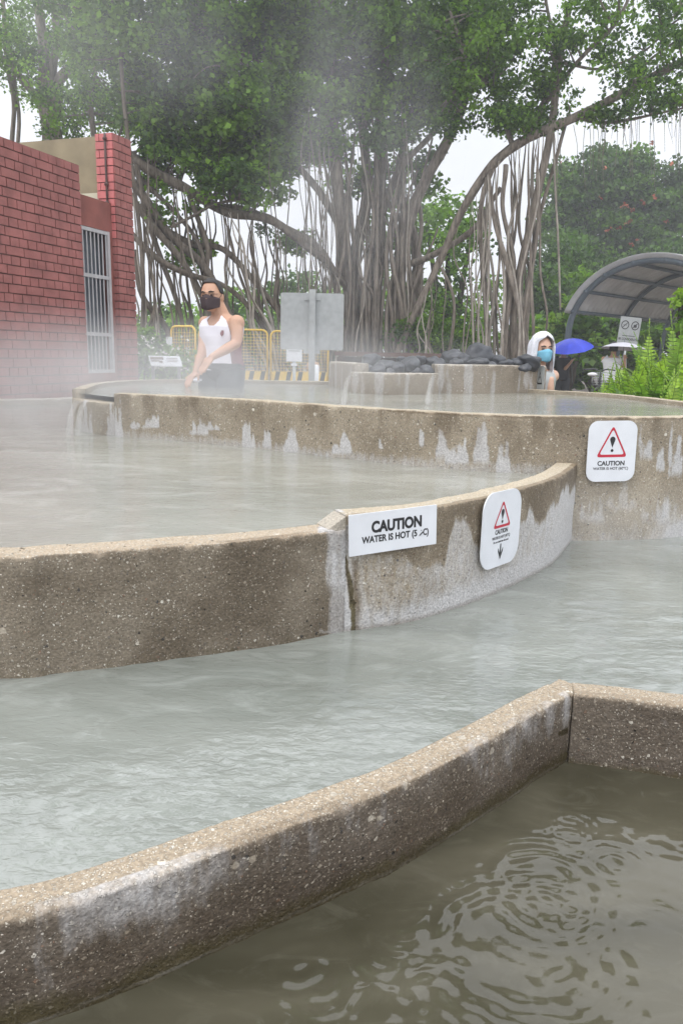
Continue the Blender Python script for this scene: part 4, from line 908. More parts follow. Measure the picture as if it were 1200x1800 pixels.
blobs(lv, [(430, 60, D, 130, 80, 1.6, 70), (380, 190, D - .6, 110, 75, 1.2, 75), (300, 130, D, 90, 90, 1.4, 42), (480, 200, D - .4, 80, 70, 1.2, 55), (470, 270, D - .3, 70, 30, .9, 26), (360, 265, D - .5, 60, 30, .9, 26), (540, 120, D, 80, 110, 1.4, 60), (600, 40, D, 120, 60, 1.8, 55), (700, 60, D + .5, 110, 70, 2, 52), (800, 70, D, 110, 80, 1.8, 62), (640, 170, D + .6, 70, 60, 1.4, 40), (560, 250, D + .2, 50, 40, 1, 26), (430, 296, D - .5, 120, 26, 1, 24), (650, 330, D + 1, 60, 60, .8, 10), (700, 430, D + 1.2, 60, 60, .8, 7), (740, 300, D + .5, 50, 30, .8, 7), (750, 170, D + .4, 70, 50, 1.2, 30), (700, 230, D, 60, 30, 1.2, 12), (700, -60, D, 350, 60, 3, 60), (420, -60, D, 260, 50, 2.5, 45), (330, 40, D, 90, 60, 1.4, 26)], .115, (.26, .55), 150, tw, SK2, up=1.1)
blobs(lv, [(250, -640, D - 2, 420, 170, 2.5, 55), (750, -820, D - 3, 420, 160, 3, 40), (300, -1150, D - 4, 520, 200, 3, 45), (1150, -1000, D - 4, 200, 260, 3, 22)], .22, (.6, 1.1), 170, None, None)
tk.build('trunk', M['barkA'], T2, offset=base); lv.build('crown', M['leafA'], T2, offset=base)
# ---- left banyan with slanting props
RS = .6; D = 16.2; b0 = PD(300, 640, D); base = np.array([b0[0], D, GZ(b0[0], D)])
T1 = tree('banyan_tree', 'left banyan with many slanting prop roots behind the man in the vest', base=base)
tk = MB(); sk = []
limbs = [[(205, 255, D + .2, .10), (225, 270, D + .2, .14), (260, 295, D, .17), (330, 330, D, .16), (400, 372, D, .14), (470, 385, D, .13), (530, 430, D + .4, .12), (590, 480, D + 1, .11), (640, 560, D + 1.6, .10)],
 [(215, 300, D + .2, .14), (250, 340, D, .14), (300, 410, D, .14), (350, 460, D, .13), (385, 520, D, .12), (420, 590, D, .12), (440, 640, D, .14)],
 [(225, 345, D + .3, .12), (280, 395, D + .3, .12), (340, 430, D + .3, .11), (390, 440, D + .3, .1), (450, 500, D + .3, .1), (500, 560, D + .3, .1), (540, 640, D + .4, .12)],
 [(222, 330, D + .1, .11), (270, 400, D, .11), (325, 470, D - .1, .10), (365, 540, D - .1, .1), (385, 640, D - .1, .12)],
 [(224, 290, D + .3, .08), (262, 330, D + .2, .08), (310, 380, D + .1, .07), (350, 430, D, .07), (375, 500, D, .08), (405, 570, D, .09), (430, 645, D, .1)],
 [(300, 400, D - .1, .05), (350, 372, D - .1, .045), (400, 355, D - .1, .04), (440, 350, D, .03)],
 [(220, 400, D - .2, .10), (270, 450, D - .2, .10), (330, 480, D - .2, .09), (390, 500, D - .2, .08), (440, 545, D - .2, .08), (480, 600, D, .09)],
 [(235, 440, D + .1, .11), (255, 520, D + .1, .10), (290, 580, D + .1, .10), (320, 650, D, .12)],
 [(240, 290, D, .10), (262, 380, D, .09), (285, 470, D, .08), (320, 560, D, .08), (330, 650, D, .09)],
 [(330, 330, D, .08), (360, 420, D + .1, .08), (365, 500, D + .1, .075), (400, 600, D + .1, .08)]]
for i, r in enumerate(limbs): sk.append(rib(tk, r, 7, 10, .05, True, i + 20))
sk.append(rib(tk, [(205, -60, D - .6, .05), (212, 60, D - .6, .055), (219, 180, D - .6, .06), (231, 300, D - .6, .062), (247, 420, D - .6, .068), (253, 520, D - .6, .07), (247, 645, D - .6, .085)], 6, 9, .02, True, 3))
spec = []
for i in range(17): x0 = rs.uniform(225, 300); spec.append((x0, rs.uniform(190, 440), x0 + rs.uniform(-5, 45), .012, .030))
for i in range(24): x0 = rs.uniform(300, 480); spec.append((x0, np.interp(x0, [260, 330, 400, 470, 530, 590], [295, 330, 372, 385, 430, 480]), x0 + rs.uniform(15, 120), .016, .036))
for i in range(18): x0 = rs.uniform(350, 560); spec.append((x0, rs.uniform(200, 270), x0 + rs.uniform(-8, 30), .008, .018))
for i in range(9): x0 = rs.uniform(480, 600); spec.append((x0, np.interp(x0, [470, 530, 590], [385, 430, 480]), x0 + rs.uniform(0, 50), .014, .034))
for i, (x0, y0, x1, r0, r1) in enumerate(spec):
    m_ = MB(); DD = D + rs.uniform(-.5, .7); rib(m_, root(x0, y0, DD, x1, DD + rs.uniform(-.3, .3), r0 * rs.uniform(.7, 1.3), r1 * rs.uniform(.6, 1.4), 300 + i), 4, 6, .03, False, i); m_.build('aerial_root', M['barkP' if i % 4 == 0 else 'barkM'], T1, offset=base)
SK1 = np.concatenate(sk); lv = LV(); tw = tk
blobs(lv, [(190, 60, D, 70, 80, 1.2, 26), (250, 190, D + .4, 60, 60, 1, 28), (300, 260, D + .3, 60, 40, 1, 24), (240, 40, D, 80, 60, 1.5, 24), (400, 300, D + .2, 60, 18, .8, 9), (460, 345, D + .6, 40, 20, .6, 5), (330, 455, D + 1, 60, 40, .8, 7), (430, 330, D, 90, 26, .8, 10), (500, 420, D + 1.5, 50, 50, .8, 6), (280, 330, D + .5, 30, 40, .6, 6), (310, 370, D + .3, 40, 14, .5, 3), (170, -30, D, 150, 50, 2, 24)], .11, (.24, .5), 130, tw, SK1, up=1.1)
tk.build('trunk', M['barkM'], T1, offset=base); lv.build('crown', M['leafA'], T1, offset=base)
# ---- right banyan
RS = .60; D = 16.0; b0 = PD(900, 640, D); base = np.array([b0[0], D, GZ(b0[0], D)])
T3 = tree('banyan_tree', 'right banyan with a twisted open trunk and a long limb reaching to the right', base=base)
tk = MB(); sk = []
limbs = [[(690, 640, D + .8, .12), (725, 560, D + .6, .11), (775, 460, D + .4, .12), (815, 370, D + .2, .13), (865, 290, D, .15), (920, 245, D, .15), (1010, 205, D, .14), (1100, 160, D - .3, .12), (1200, 108, D - .6, .10), (1320, 60, D - 1, .07)],
 [(905, 650, D, .14), (905, 540, D, .12), (925, 430, D, .12), (945, 320, D, .13), (965, 220, D, .12), (985, 100, D, .10), (1010, -20, D, .08), (1040, -120, D, .05)],
 [(885, 650, D - .1, .10), (892, 540, D - .1, .08), (900, 450, D - .1, .075), (885, 360, D - .1, .07), (888, 290, D, .08)],
 [(862, 650, D + .1, .11), (850, 520, D + .1, .09), (845, 420, D + .1, .08), (850, 340, D, .08), (868, 285, D, .09)],
 [(915, 650, D - .2, .10), (912, 560, D - .2, .08), (895, 470, D - .2, .08), (868, 390, D - .2, .07), (858, 310, D - .1, .07)],
 [(920, 640, D + .1, .07), (930, 500, D + .1, .06), (950, 380, D + .1, .06), (980, 260, D + .1, .06), (1000, 200, D, .05)],
 [(930, 240, D, .09), (960, 170, D + .2, .08), (975, 100, D + .3, .07), (960, 20, D + .3, .05), (950, -80, D, .04)],
 [(1010, 205, D, .07), (1060, 215, D - .1, .05), (1120, 208, D - .3, .04), (1200, 190, D - .4, .03)],
 [(960, 180, D, .07), (1030, 90, D - .2, .06), (1090, 30, D - .3, .05), (1130, -60, D - .3, .03)],
 [(900, 255, D, .09), (870, 170, D + .2, .07), (820, 100, D + .3, .06), (790, 20, D + .4, .04)],
 [(1100, 160, D, .05), (1140, 110, D, .04), (1200, 60, D, .03)],
 [(985, 110, D, .05), (1060, 120, D - .2, .035), (1130, 90, D - .3, .03), (1190, 20, D - .3, .02)],
 [(775, 470, D + .4, .05), (800, 530, D + .4, .05), (790, 600, D + .4, .06), (785, 650, D + .4, .07)]]
for i, r in enumerate(limbs): sk.append(rib(tk, r, 7, 10, .04, True, i + 40))
spec = []
ARX = [690, 725, 775, 815, 865, 920, 1010]; ARY = [640, 560, 460, 370, 290, 245, 205]
for i in range(20): x0 = rs.uniform(850, 960); spec.append((x0, np.interp(x0, ARX, ARY) + 2, 870 + (x0 - 850) * .6 + rs.uniform(-14, 10), .02, .036))
for i in range(15): x0 = rs.uniform(730, 860); y0 = np.interp(x0, ARX, ARY) + 2; spec.append((x0, y0, x0 + rs.uniform(-30, 25), .010, .024))
for i, (x0, y0, x1, r0, r1) in enumerate(spec):
    m_ = MB(); DD = D + rs.uniform(-.3, .4); rib(m_, root(x0, y0, DD, x1, DD, r0 * rs.uniform(.7, 1.3), r1 * rs.uniform(.6, 1.4), 500 + i), 4, 6, .05, False, i); m_.build('aerial_root', M['barkP' if i % 2 == 0 else 'barkA'], T3, offset=base)
m_ = MB(); rib(m_, [(972, 222, D, .02), (975, 330, D, .02), (980, 420, D, .022), (984, 545, D, .02)], 4, 6, 0, False); m_.build('aerial_root', M['barkP'], T3, offset=base)
for i in range(38):
    x0 = rs.uniform(1040, 1210) if i < 30 else rs.uniform(900, 1040); y0 = 200 - (x0 - 1040) * .35 + rs.uniform(0, 20); ln = rs.uniform(50, 150)
    m_ = MB(); rib(m_, [(x0, y0, D - .3, .006), (x0 + rs.normal() * 3, y0 + ln * .5, D - .3, .005), (x0 + rs.normal() * 4, y0 + ln, D - .3, .003)], 4, 4, 0, False); m_.build('aerial_root', M['barkA'], T3, offset=base)
SK3 = np.concatenate(sk); lv = LV(); tw = tk
blobs(lv, [(840, 130, D, 90, 70, 1, 38), (900, 50, D, 120, 60, 1.2, 34), (880, 200, D, 70, 40, .8, 24), (960, 150, D, 60, 50, .8, 18), (1030, 60, D - .3, 90, 60, 1, 22), (1120, 130, D - .3, 90, 60, 1, 22), (1170, 50, D - .4, 70, 70, 1, 22), (1110, 10, D, 110, 40, 1, 20), (1180, 180, D - .4, 50, 30, .6, 12), (790, 220, D + .4, 50, 30, .6, 10), (930, 215, D, 60, 20, .6, 9), (1060, 200, D - .2, 60, 14, .5, 7), (1050, -60, D, 200, 40, 1.5, 24), (1290, 70, D - .8, 90, 60, 1, 22), (760, 80, D, 60, 70, 1, 14)], .08, (.2, .40), 95, tw, SK3)
tk.build('trunk', M['barkA'], T3, offset=base); lv.build('crown', M['leafA'], T3, offset=base)
# ---- upper left tree
RS = .9; D = 20; b0 = PD(100, 640, D); base = np.array([b0[0], D, GZ(b0[0], D)])
T4 = tree('fig_tree', 'hazy fig tree rising behind the roof of the red brick building', base=base); tk = MB(); sk = []
for i, r in enumerate([[(95, 660, D, .3), (98, 400, D, .28), (95, 240, D, .25), (88, 180, D, .2), (80, 120, D, .15), (70, 40, D, .12), (60, -60, D, .08)], [(95, 200, D, .17), (105, 150, D, .14), (120, 125, D, .12), (160, 60, D, .09), (190, -40, D, .06)], [(90, 190, D, .12), (60, 160, D, .1), (20, 120, D, .08), (-30, 60, D, .06)], [(92, 180, D, .13), (95, 110, D, .11), (98, 40, D, .09), (90, -60, D, .05)],
     [(20, 300, D, .06), (24, 200, D, .06), (15, 120, D, .06), (5, 0, D, .05)], [(32, 300, D, .05), (30, 180, D, .05), (22, 90, D, .05)], [(165, 320, D - 1, .08), (163, 200, D - 1, .07), (168, 100, D - 1, .05)]]): sk.append(rib(tk, r, 6, 9, .05, True, i))
lv = LV(); tw = tk
blobs(lv, [(60, 60, D, 90, 80, 2, 42), (160, 100, D, 90, 90, 2, 52), (100, 200, D, 90, 50, 1.5, 30), (200, 190, D, 60, 50, 1.5, 24), (20, 110, D, 50, 60, 1.2, 15), (100, -30, D, 160, 50, 2.5, 34)], .085, (.25, .55), 115, tw, np.concatenate(sk))
tk.build('trunk', M['barkA'], T4, offset=base); lv.build('crown', M['leafA'], T4, offset=base)
# ---- flowering tree at right
D = 36; b0 = PD(1085, 640, D); base = np.array([b0[0], D, GZ(b0[0], D)])
T5 = tree('flame_tree', 'dark green round crowned tree dotted with orange flowers behind the shelter', base=base); tk = MB(); sk = []
for i, r in enumerate([[(1085, 680, D, .3), (1080, 560, D, .26), (1085, 460, D, .2), (1095, 360, D, .12), (1100, 290, D, .06)], [(1082, 520, D, .15), (1040, 440, D, .12), (1000, 370, D, .07)], [(1085, 490, D, .14), (1130, 420, D, .12), (1180, 350, D, .07)]]): sk.append(rib(tk, r, 6, 9, .05, True, i))
lv = LV(); tw = tk
blobs(lv, [(1085, 330, D, 75, 60, 2, 60), (1010, 350, D, 50, 55, 1.8, 42), (1160, 370, D, 70, 55, 2, 50), (1050, 430, D - 1, 90, 60, 2, 70), (1160, 450, D - 1, 80, 60, 2, 60), (985, 320, D, 30, 25, 1, 14), (1060, 275, D, 26, 20, 1, 10), (1120, 285, D, 30, 22, 1, 11), (975, 400, D, 30, 40, 1, 14), (1195, 320, D, 30, 30, 1, 12), (1100, 510, D - 1, 130, 50, 2, 70)], .2, (.55, 1.05), 150, tw, np.concatenate(sk), flat=.5)
tk.build('trunk', M['barkD'], T5, offset=base); lv.build('crown', M['leafB'], T5, offset=base)
fl = LV()
for i in range(26):
    x, y = rs.uniform(975, 1200), rs.uniform(250, 470)
    if i % 2: y = rs.uniform(350, 430); x = rs.uniform(1060, 1200)
    p = PD(x, y, D - 2.6 + abs(x - 1090) / 120); fl.clump(p, (.12, .12, .08), 5, .13, tint=.5)
fl.build('blossom', M['flower'], T5, offset=base)
# ---- background trees and bushes
def bushy(name, label, cat, px, yb, D, lst, leaf, mat, clr, nl, stems=3, group=None, tint=None, bark='barkD', up=.6):
    b0 = PD(px, yb, D); base = np.array([b0[0], D, GZ(b0[0], D)]); t = tree(name, label, cat, group, base); tk = MB(); sk = []
    x0, y0, rx, ry = lst[0][0], lst[0][1], lst[0][3], lst[0][4]; q0 = base
    for i in range(stems):
        q1 = PD(x0 + rx * (i - (stems - 1) / 2) * .6, y0 - ry * .4, D); mid = (q0 + q1) / 2 + RNG.normal(size=3) * .1; P, r = crs(np.array([q0 + RNG.normal(size=3) * [.08, .08, 0], mid, q1]), np.array([.04, .03, .01]) * (1 + (D > 18) * 3), 5); tk.tube(P, r, 6); sk.append(P)
    tk.build('trunk', M[bark], t, offset=base); lv = LV(); blobs(lv, lst, leaf, clr, nl, None, None, tint=tint, up=up); lv.build('crown', M[mat], t, offset=base); return t
bg = 'background trees beyond the banyans'
bushy('background_tree', 'pale hazy tree showing between the central and right banyans', 'tree', 790, 630, 24, [(790, 420, 24, 70, 80, 2, 36), (830, 540, 24, 80, 70, 2, 36), (740, 560, 24, 70, 60, 2, 26), (760, 370, 24, 40, 30, 1, 8)], .15, 'leafA', (.4, .75), 75, 3, bg)
bushy('background_tree', 'dark bushy tree behind the twisted trunk of the right banyan', 'tree', 960, 640, 27, [(965, 520, 27, 50, 90, 2, 55), (940, 600, 25, 50, 40, 1.5, 26), (1000, 460, 28, 40, 50, 1.5, 24)], .17, 'leafB', (.45, .8), 110, 3, bg)
bushy('background_tree', 'dark green tree directly behind the curved shelter roof', 'tree', 1130, 640, 30, [(1120, 560, 30, 120, 60, 1.5, 80), (1190, 480, 30, 40, 50, 1, 24), (1040, 600, 29, 70, 40, 1, 36)], .18, 'leafB', (.5, .9), 120, 3, bg)
bushy('background_tree', 'low hazy trees seen through the prop roots at left', 'tree', 430, 640, 30, [(300, 585, 28, 110, 45, 2, 55), (470, 575, 30, 110, 48, 2, 60), (620, 570, 30, 100, 60, 2, 55), (520, 520, 32, 70, 40, 2, 18), (380, 540, 32, 80, 32, 2, 16), (700, 540, 30, 70, 60, 2, 24)], .2, 'leafA', (.5, .9), 80, 3, bg)
for k, (px, D) in enumerate([(-900, 30), (-480, 34), (1430, 36), (1750, 33), (2150, 30)]):
    bushy('background_tree', ['dense tree far left beyond the brick building', 'rounded tree left of the brick building', 'tree just right of the shelter outside the view', 'broad tree well right of the shelter', 'dense tree at the far right of the park'][k], 'tree', px, 640, D, [(px, 440, D, 200, 150, 3, 70), (px + 120, 560, D, 170, 80, 3, 40)], .3, 'leafA' if k % 2 else 'leafB', (.7, 1.3), 90, 3, bg)
bg2 = 'shrubs beyond the pools'
bushy('flowering_bush', 'bush with white flowers at the corner of the red brick building', 'bush', 262, 680, 10.8, [(262, 635, 10.8, 34, 34, .5, 34), (305, 640, 11, 30, 28, .5, 20), (245, 605, 11, 22, 24, .4, 14)], .06, 'leafA', (.12, .24), 95, 3, bg2, up=.9)
fl = LV()
for i in range(40): p = PD(rs.uniform(238, 335), rs.uniform(588, 650), 10.3); fl.clump(p, (.03, .03, .02), 4, .035)
t_ = [o for o in bpy.data.objects if o.name.startswith('flowering_bush')][0]; fl.build('blossom', M['flowerw'], t_, offset=t_.location)
bushy('shrub', 'green shrub behind the narrow yellow barrier', 'bush', 350, 660, 17, [(340, 620, 17, 50, 30, .6, 22), (420, 612, 17.5, 60, 28, .6, 26)], .09, 'leafA', (.2, .4), 100, 3, bg2)
bushy('shrub', 'green shrub behind the grey sign board and wide barriers', 'bush', 520, 660, 18, [(510, 615, 18, 60, 26, .6, 26), (590, 615, 18, 40, 24, .6, 14)], .09, 'leafA', (.2, .4), 100, 3, bg2)
bushy('shrub', 'dark undergrowth between the two banyan trunks', 'bush', 790, 660, 17, [(770, 600, 17, 90, 40, .8, 40), (720, 560, 18, 60, 60, .8, 16)], .1, 'leafA', (.25, .45), 90, 3, bg2)
bushy('leafy_shrub', 'bright yellow-green broadleaf shrub left of the shelter arch', 'bush', 985, 640, 20, [(985, 600, 20, 48, 36, .6, 34), (1025, 520, 20.5, 26, 38, .5, 20), (950, 585, 20.3, 30, 28, .5, 12), (1016, 560, 19.8, 20, 26, .4, 9)], .2, 'leafC', (.25, .45), 38, 4, bg2, bark='barkD', up=1.2)
bushy('leafy_shrub', 'large leaved shrub filling the space under the curved shelter', 'bush', 1060, 650, 23, [(1060, 600, 23, 60, 40, .6, 50), (1010, 640, 22.5, 50, 40, .6, 34), (1120, 610, 23, 60, 50, .6, 30)], .22, 'leafA', (.3, .5), 46, 4, bg2, up=1.2)
bushy('leafy_shrub', 'yellow leaved shrub at the right edge in front of the shelter roof', 'bush', 1200, 660, 8.5, [(1203, 530, 8.5, 14, 40, .2, 12), (1215, 600, 8.5, 30, 50, .3, 14)], .07, 'leafC', (.08, .16), 34, 3, bg2, up=1.2)

# ---- ferns
def fern(px, D, zoff, n, Lm, label, seed):
    rs = np.random.default_rng(seed); b0 = PD(px, 640, D); bx, by = b0[0], D; bz = EYE - .62 + zoff
    e_ = empty('fern', (bx, by, bz), 0, label, 'fern', 'ferns planted at the right of the upper pool'); V = []; Q = []; K_ = []; st = MB(); c_ = 0
    for i in range(n):
        az = rs.uniform(0, 2 * math.pi); L_ = Lm * 1.3 * rs.uniform(.6, 1.1); lean = rs.uniform(.15, .75); k = 26; t = np.linspace(0, 1, k)
        out = L_ * lean * t ** 1.3; zz = L_ * (t * (1.15 - lean * .4) - lean * .62 * t ** 2.4); dx, dy = math.cos(az), math.sin(az)
        P = np.stack([dx * out, dy * out, zz], 1) + rs.normal(size=3) * [.05, .05, 0]; T = np.gradient(P, axis=0); T /= np.linalg.norm(T, axis=1)[:, None]
        sd_ = np.cross(T, [0, 0, 1.]); sd_ /= np.linalg.norm(sd_, axis=1)[:, None] + 1e-6; up_ = np.cross(sd_, T); st.tube(P[::3], np.linspace(.004, .0015, len(P[::3])), 4)
        tint = rs.uniform(0, 1)
        for j in range(2, k):
            wl = .075 * math.sin(min(1, (j / k) * 1.15 + .12) * math.pi) ** .7 * Lm / .6 + .008
            for s_ in (-1, 1):
                q = P[j] + (T[j] * .25 + sd_[j] * s_) * wl * .95 - up_[j] * wl * .15; h_ = L_ / k * .40
                V += [P[j] - T[j] * h_, P[j] * .5 + q * .5 - T[j] * h_ * .9, q, P[j] * .5 + q * .5 + T[j] * h_ * .9, P[j] + T[j] * h_]; Q.append((c_, c_ + 1, c_ + 3, c_ + 4)); Q.append((c_ + 1, c_ + 2, c_ + 3, c_ + 3)); c_ += 5
                K_ += [[np.clip(tint + rs.normal() * .1, 0, 1), rs.random(), 0]] * 5
    st.build('stem', M['leafF'], e_)
    me = bpy.data.meshes.new('fronds'); me.from_pydata([tuple(v) for v in V], [], [q if q[2] != q[3] else q[:3] for q in Q]); at = me.attributes.new('lc', 'FLOAT_COLOR', 'POINT'); at.data.foreach_set('color', np.c_[np.array(K_), np.ones(len(K_))].ravel().astype(np.float32)); me.materials.append(M['leafF']); link(bpy.data.objects.new('fronds', me), e_)
for i, (px, D, zo, n, Lm, lb) in enumerate([(1160, 6.6, .0, 34, .62, 'tall fern behind the rim nearest the right edge'), (1112, 7.2, -.02, 32, .60, 'broad light green fern in the middle of the fern bed'), (1078, 7.6, -.04, 24, .52, 'small fern at the left end of the fern bed'), (1195, 7.4, .12, 34, .75, 'tallest fern reaching up beside the shelter at the right edge'), (1145, 8.0, .12, 24, .72, 'upright fern rising in front of the shelter roof'), (1190, 6.2, -.08, 20, .5, 'low fern overhanging the pool rim at the right edge'), (1100, 6.9, -.12, 18, .42, 'short fern in front of the small fern by the bicycle'), (1230, 6.8, 0, 20, .7, 'fern partly outside the right edge of the view')]): fern(px, D, zo, n, Lm, lb, 900 + i)
# long strap leaves + ground cover of the fern bed
mb = MB()
for i in range(34):
    px = rs.uniform(1080, 1200); D = rs.uniform(6.4, 6.9); b0 = PD(px, 690, D); az = rs.uniform(0, 6.28); L_ = rs.uniform(.3, .6); t = np.linspace(0, 1, 9)
    P = np.stack([b0[0] + math.cos(az) * L_ * .7 * t, D + math.sin(az) * L_ * .5 * t, b0[2] - .12 + L_ * (t * 1.0 - .85 * t ** 2)], 1); w_ = .012 * np.sin(np.clip(t + .12, 0, 1) * math.pi) + .001
    sd_ = np.array([-math.sin(az), math.cos(az), 0]); V = np.concatenate([P - sd_ * w_[:, None], P + sd_ * w_[:, None]]); mb.add(V, [(j, j + 1, j + 10, j + 9) for j in range(8)])
o = mb.build('strap_leaves', M['leafF']); tag(o, 'arching strap leaves along the edge of the fern bed', 'plant', kind='stuff')
lv = LV()
for i in range(160):
    px = rs.uniform(1050, 1240); D = rs.uniform(6.3, 9); p = PD(px, 650, D); p[2] = EYE - .55 + rs.uniform(-.25, .02); lv.clump(p, (.14, .14, .1), 60, .05, up=.9)
o = lv.build('ground_cover', M['leafF'], wid=.25); tag(o, 'dense low greenery under the ferns', 'ground cover', kind='stuff')
mb = MB(); c = PD(1140, 650, 7.6); mb.box((c[0] + .6, 7.7, .4), (3.2, 2.4, .56)); o = mb.build('planting_bed', M['soil'], None, False); o['kind'] = 'structure'

# ------------------------------------------------------------------ people
def skinmat(name, c):
    m = simple(name, c, .55, var=.06, scale=20); b = m.node_tree.nodes['Principled BSDF']; b.inputs['Subsurface Weight'].default_value = .08; b.inputs['Subsurface Radius'].default_value = (.02, .01, .005); return m
M['skin'] = skinmat('skin_tan', (.52, .30, .20)); M['skin2'] = skinmat('skin_light', (.58, .36, .26))
M['hair'] = simple('hair_black', (.022, .018, .018), .6, bump=.5, scale=60); M['maskb'] = simple('mask_dark', (.045, .028, .032), .8); M['maskc'] = simple('mask_blue', (.18, .46, .62), .8)
M['vest'] = simple('vest_white', (.80, .78, .86), .8, var=.04); M['maroon'] = simple('vest_maroon', (.20, .055, .07), .8); M['shorts'] = simple('shorts_dark', (.04, .042, .05), .85)
M['towel'] = simple('towel_white', (.78, .80, .86), .95, bump=.5, scale=60); M['blue'] = simple('print_blue', (.10, .16, .62), .8)
M['ublue'] = simple('umbrella_blue', (.03, .06, .62), .5); M['usil'] = simple('umbrella_silver', (.55, .54, .60), .45, var=.05); M['blackc'] = simple('cloth_black', (.02, .021, .025), .85); M['whitec'] = simple('cloth_white', (.75, .75, .77), .85)
M['bike'] = simple('bike_black', (.03, .03, .035), .4)
def nz(v): v = np.asarray(v, float); return v / np.linalg.norm(v)
def limb(mb, pts, r, n=12): 
    P, R_ = crs(np.array(pts, float), np.array(r, float), 5); mb.tube(P, R_, n)
    mb.ell(pts[0], (r[0],) * 3, nu=10, nv=8); mb.ell(pts[-1], (r[-1],) * 3, nu=10, nv=8)
def hand(mb, wrist, dirv, palmn, scale=1.0, curl=.5, side=1):
    d_ = nz(dirv); n_ = np.asarray(palmn, float); n_ = nz(n_ - d_ * (n_ @ d_)); s_ = np.cross(d_, n_) * side
    c = wrist + d_ * .045 * scale; mb.ell(c, (.05 * scale, .042 * scale, .017 * scale), np.array([d_, s_, n_]), 12, 8)
    for i, (o_, L_) in enumerate(((-.03, .066), (-.010, .078), (.010, .073), (.029, .058))):
        p = wrist + d_ * (.085 - abs(o_) * .25) * scale + s_ * o_ * scale; pts = [p - d_ * .03 * scale]; dd = d_; 
        for k in range(3): dd = nz(dd + n_ * curl * (.35 + .25 * k)); pts.append(p + dd * L_ * scale * .0 if False else pts[-1] + dd * (L_ * (.62, .28, .22)[k] + (.02 if k == 0 else 0)) * scale)
        limb(mb, pts, [.0095 * scale, .0092 * scale, .0085 * scale, .007 * scale], 8)
    p = wrist + d_ * .02 * scale - s_ * .035 * scale; t1 = nz(d_ * .7 - s_ * .8 + n_ * .25); t2 = nz(d_ * .95 - s_ * .2 + n_ * .5); limb(mb, [p, p + t1 * .035 * scale, p + t1 * .035 * scale + t2 * .03 * scale], [.012 * scale, .0105 * scale, .008 * scale], 8)
def torso_fn(pel, chest, neck, f, right, hw, hd):
    """closed loft pelvis->neck. returns P(theta,v) v in 0..1"""
    vs = np.array([0, .12, .3, .45, .62, .78, .88, .94, 1.0]); kw = np.array([.98, 1.0, .88, .86, .96, 1.06, .98, .66, .36]) * hw; kd = np.array([1.05, 1.08, .95, .95, 1.06, 1.08, .92, .74, .55]) * hd
    def P(th, v, grow=0):
        c = (1 - v) ** 2 * pel + 2 * v * (1 - v) * chest + v * v * neck
        w_ = np.interp(v, vs, kw) + grow; d_ = np.interp(v, vs, kd) + grow
        ct, st = math.cos(th), math.sin(th); e_ = 2.4; x = abs(ct) ** (2 / e_) * np.sign(ct) * w_; y = abs(st) ** (2 / e_) * np.sign(st) * d_
        return c + right * x + f * y
    return P
def torso_mesh(mb, P, n=28, m=26):
    V = [P(2 * math.pi * j / n, i / (m - 1)) for i in range(m) for j in range(n)]
    F_ = [(i * n + j, i * n + (j + 1) % n, (i + 1) * n + (j + 1) % n, (i + 1) * n + j) for i in range(m - 1) for j in range(n)] + [tuple(range(n - 1, -1, -1)), tuple((m - 1) * n + j for j in range(n))]
    mb.add(V, F_)
def garment(name, mat, parent, P, mask, grow=.009, n=150, m=120, v0=0, v1=1, off=(0, 0, 0), thick=.003):
    V = [P(2 * math.pi * j / n, v0 + (v1 - v0) * i / (m - 1), grow + .0035 * math.sin(j / n * 31 + 5 * i / m) * math.sin(i / m * 7 + j / n * 9)) for i in range(m) for j in range(n)]; F_ = []
    for i in range(m - 1):
        for j in range(n):
            if mask((j + .5) / n * 2 * math.pi, v0 + (v1 - v0) * (i + .5) / (m - 1)): F_.append((i * n + j, i * n + (j + 1) % n, (i + 1) * n + (j + 1) % n, (i + 1) * n + j))
    mb = MB(); mb.add(V, F_); o = mb.build(name, mat, parent, offset=off)
    bm = bmesh.new(); bm.from_mesh(o.data); bmesh.ops.delete(bm, geom=[v for v in bm.verts if not v.link_faces], context='VERTS'); bm.to_mesh(o.data); bm.free()
    sm = o.modifiers.new('solid', 'SOLIDIFY'); sm.thickness = thick; sm.offset = 1; return o
def head(mb, c, f, up, s=1.0):
    f = nz(f); up = nz(np.asarray(up) - f * (f @ up)); r = np.cross(f, up); A = np.array([r, f, up])
    def pt(x, y, z): return c + (r * x + f * y + up * z) * s
    def fn(D_):
        return 1 + .0 * D_[:, 0] - .10 * np.clip(-D_[:, 2] - .2, 0, 1) * (1 - np.clip(D_[:, 1], 0, 1)) - .05 * np.abs(D_[:, 0]) * np.clip(-D_[:, 2], 0, 1)
    mb.ell(c, (.074 * s, .094 * s, .112 * s), A, 24, 18, fn)
    mb.ell(pt(0, .045, -.06), (.05 * s, .045 * s, .05 * s), A, 14, 10)                     # jaw
    mb.ell(pt(0, .094, -.028), (.014 * s, .018 * s, .022 * s), A, 10, 8); mb.tube([pt(0, .088, .012), pt(0, .104, -.03)], [.008 * s, .013 * s], 8)   # nose
    mb.tube([pt(-.045, .074, .022), pt(0, .09, .02), pt(.045, .074, .022)], [.008 * s, .010 * s, .008 * s], 8)                                        # brow
    mb.ell(pt(0, .086, -.058), (.024 * s, .010 * s, .008 * s), A, 10, 6); mb.ell(pt(0, .083, -.088), (.02 * s, .016 * s, .014 * s), A, 10, 6)        # lips, chin
    for k in (-1, 1): mb.ell(pt(k * .076, -.008, -.012), (.009 * s, .02 * s, .032 * s), A, 8, 8); mb.ell(pt(k * .045, .062, -.03), (.02 * s, .018 * s, .018 * s), A, 8, 8)
    return pt, A
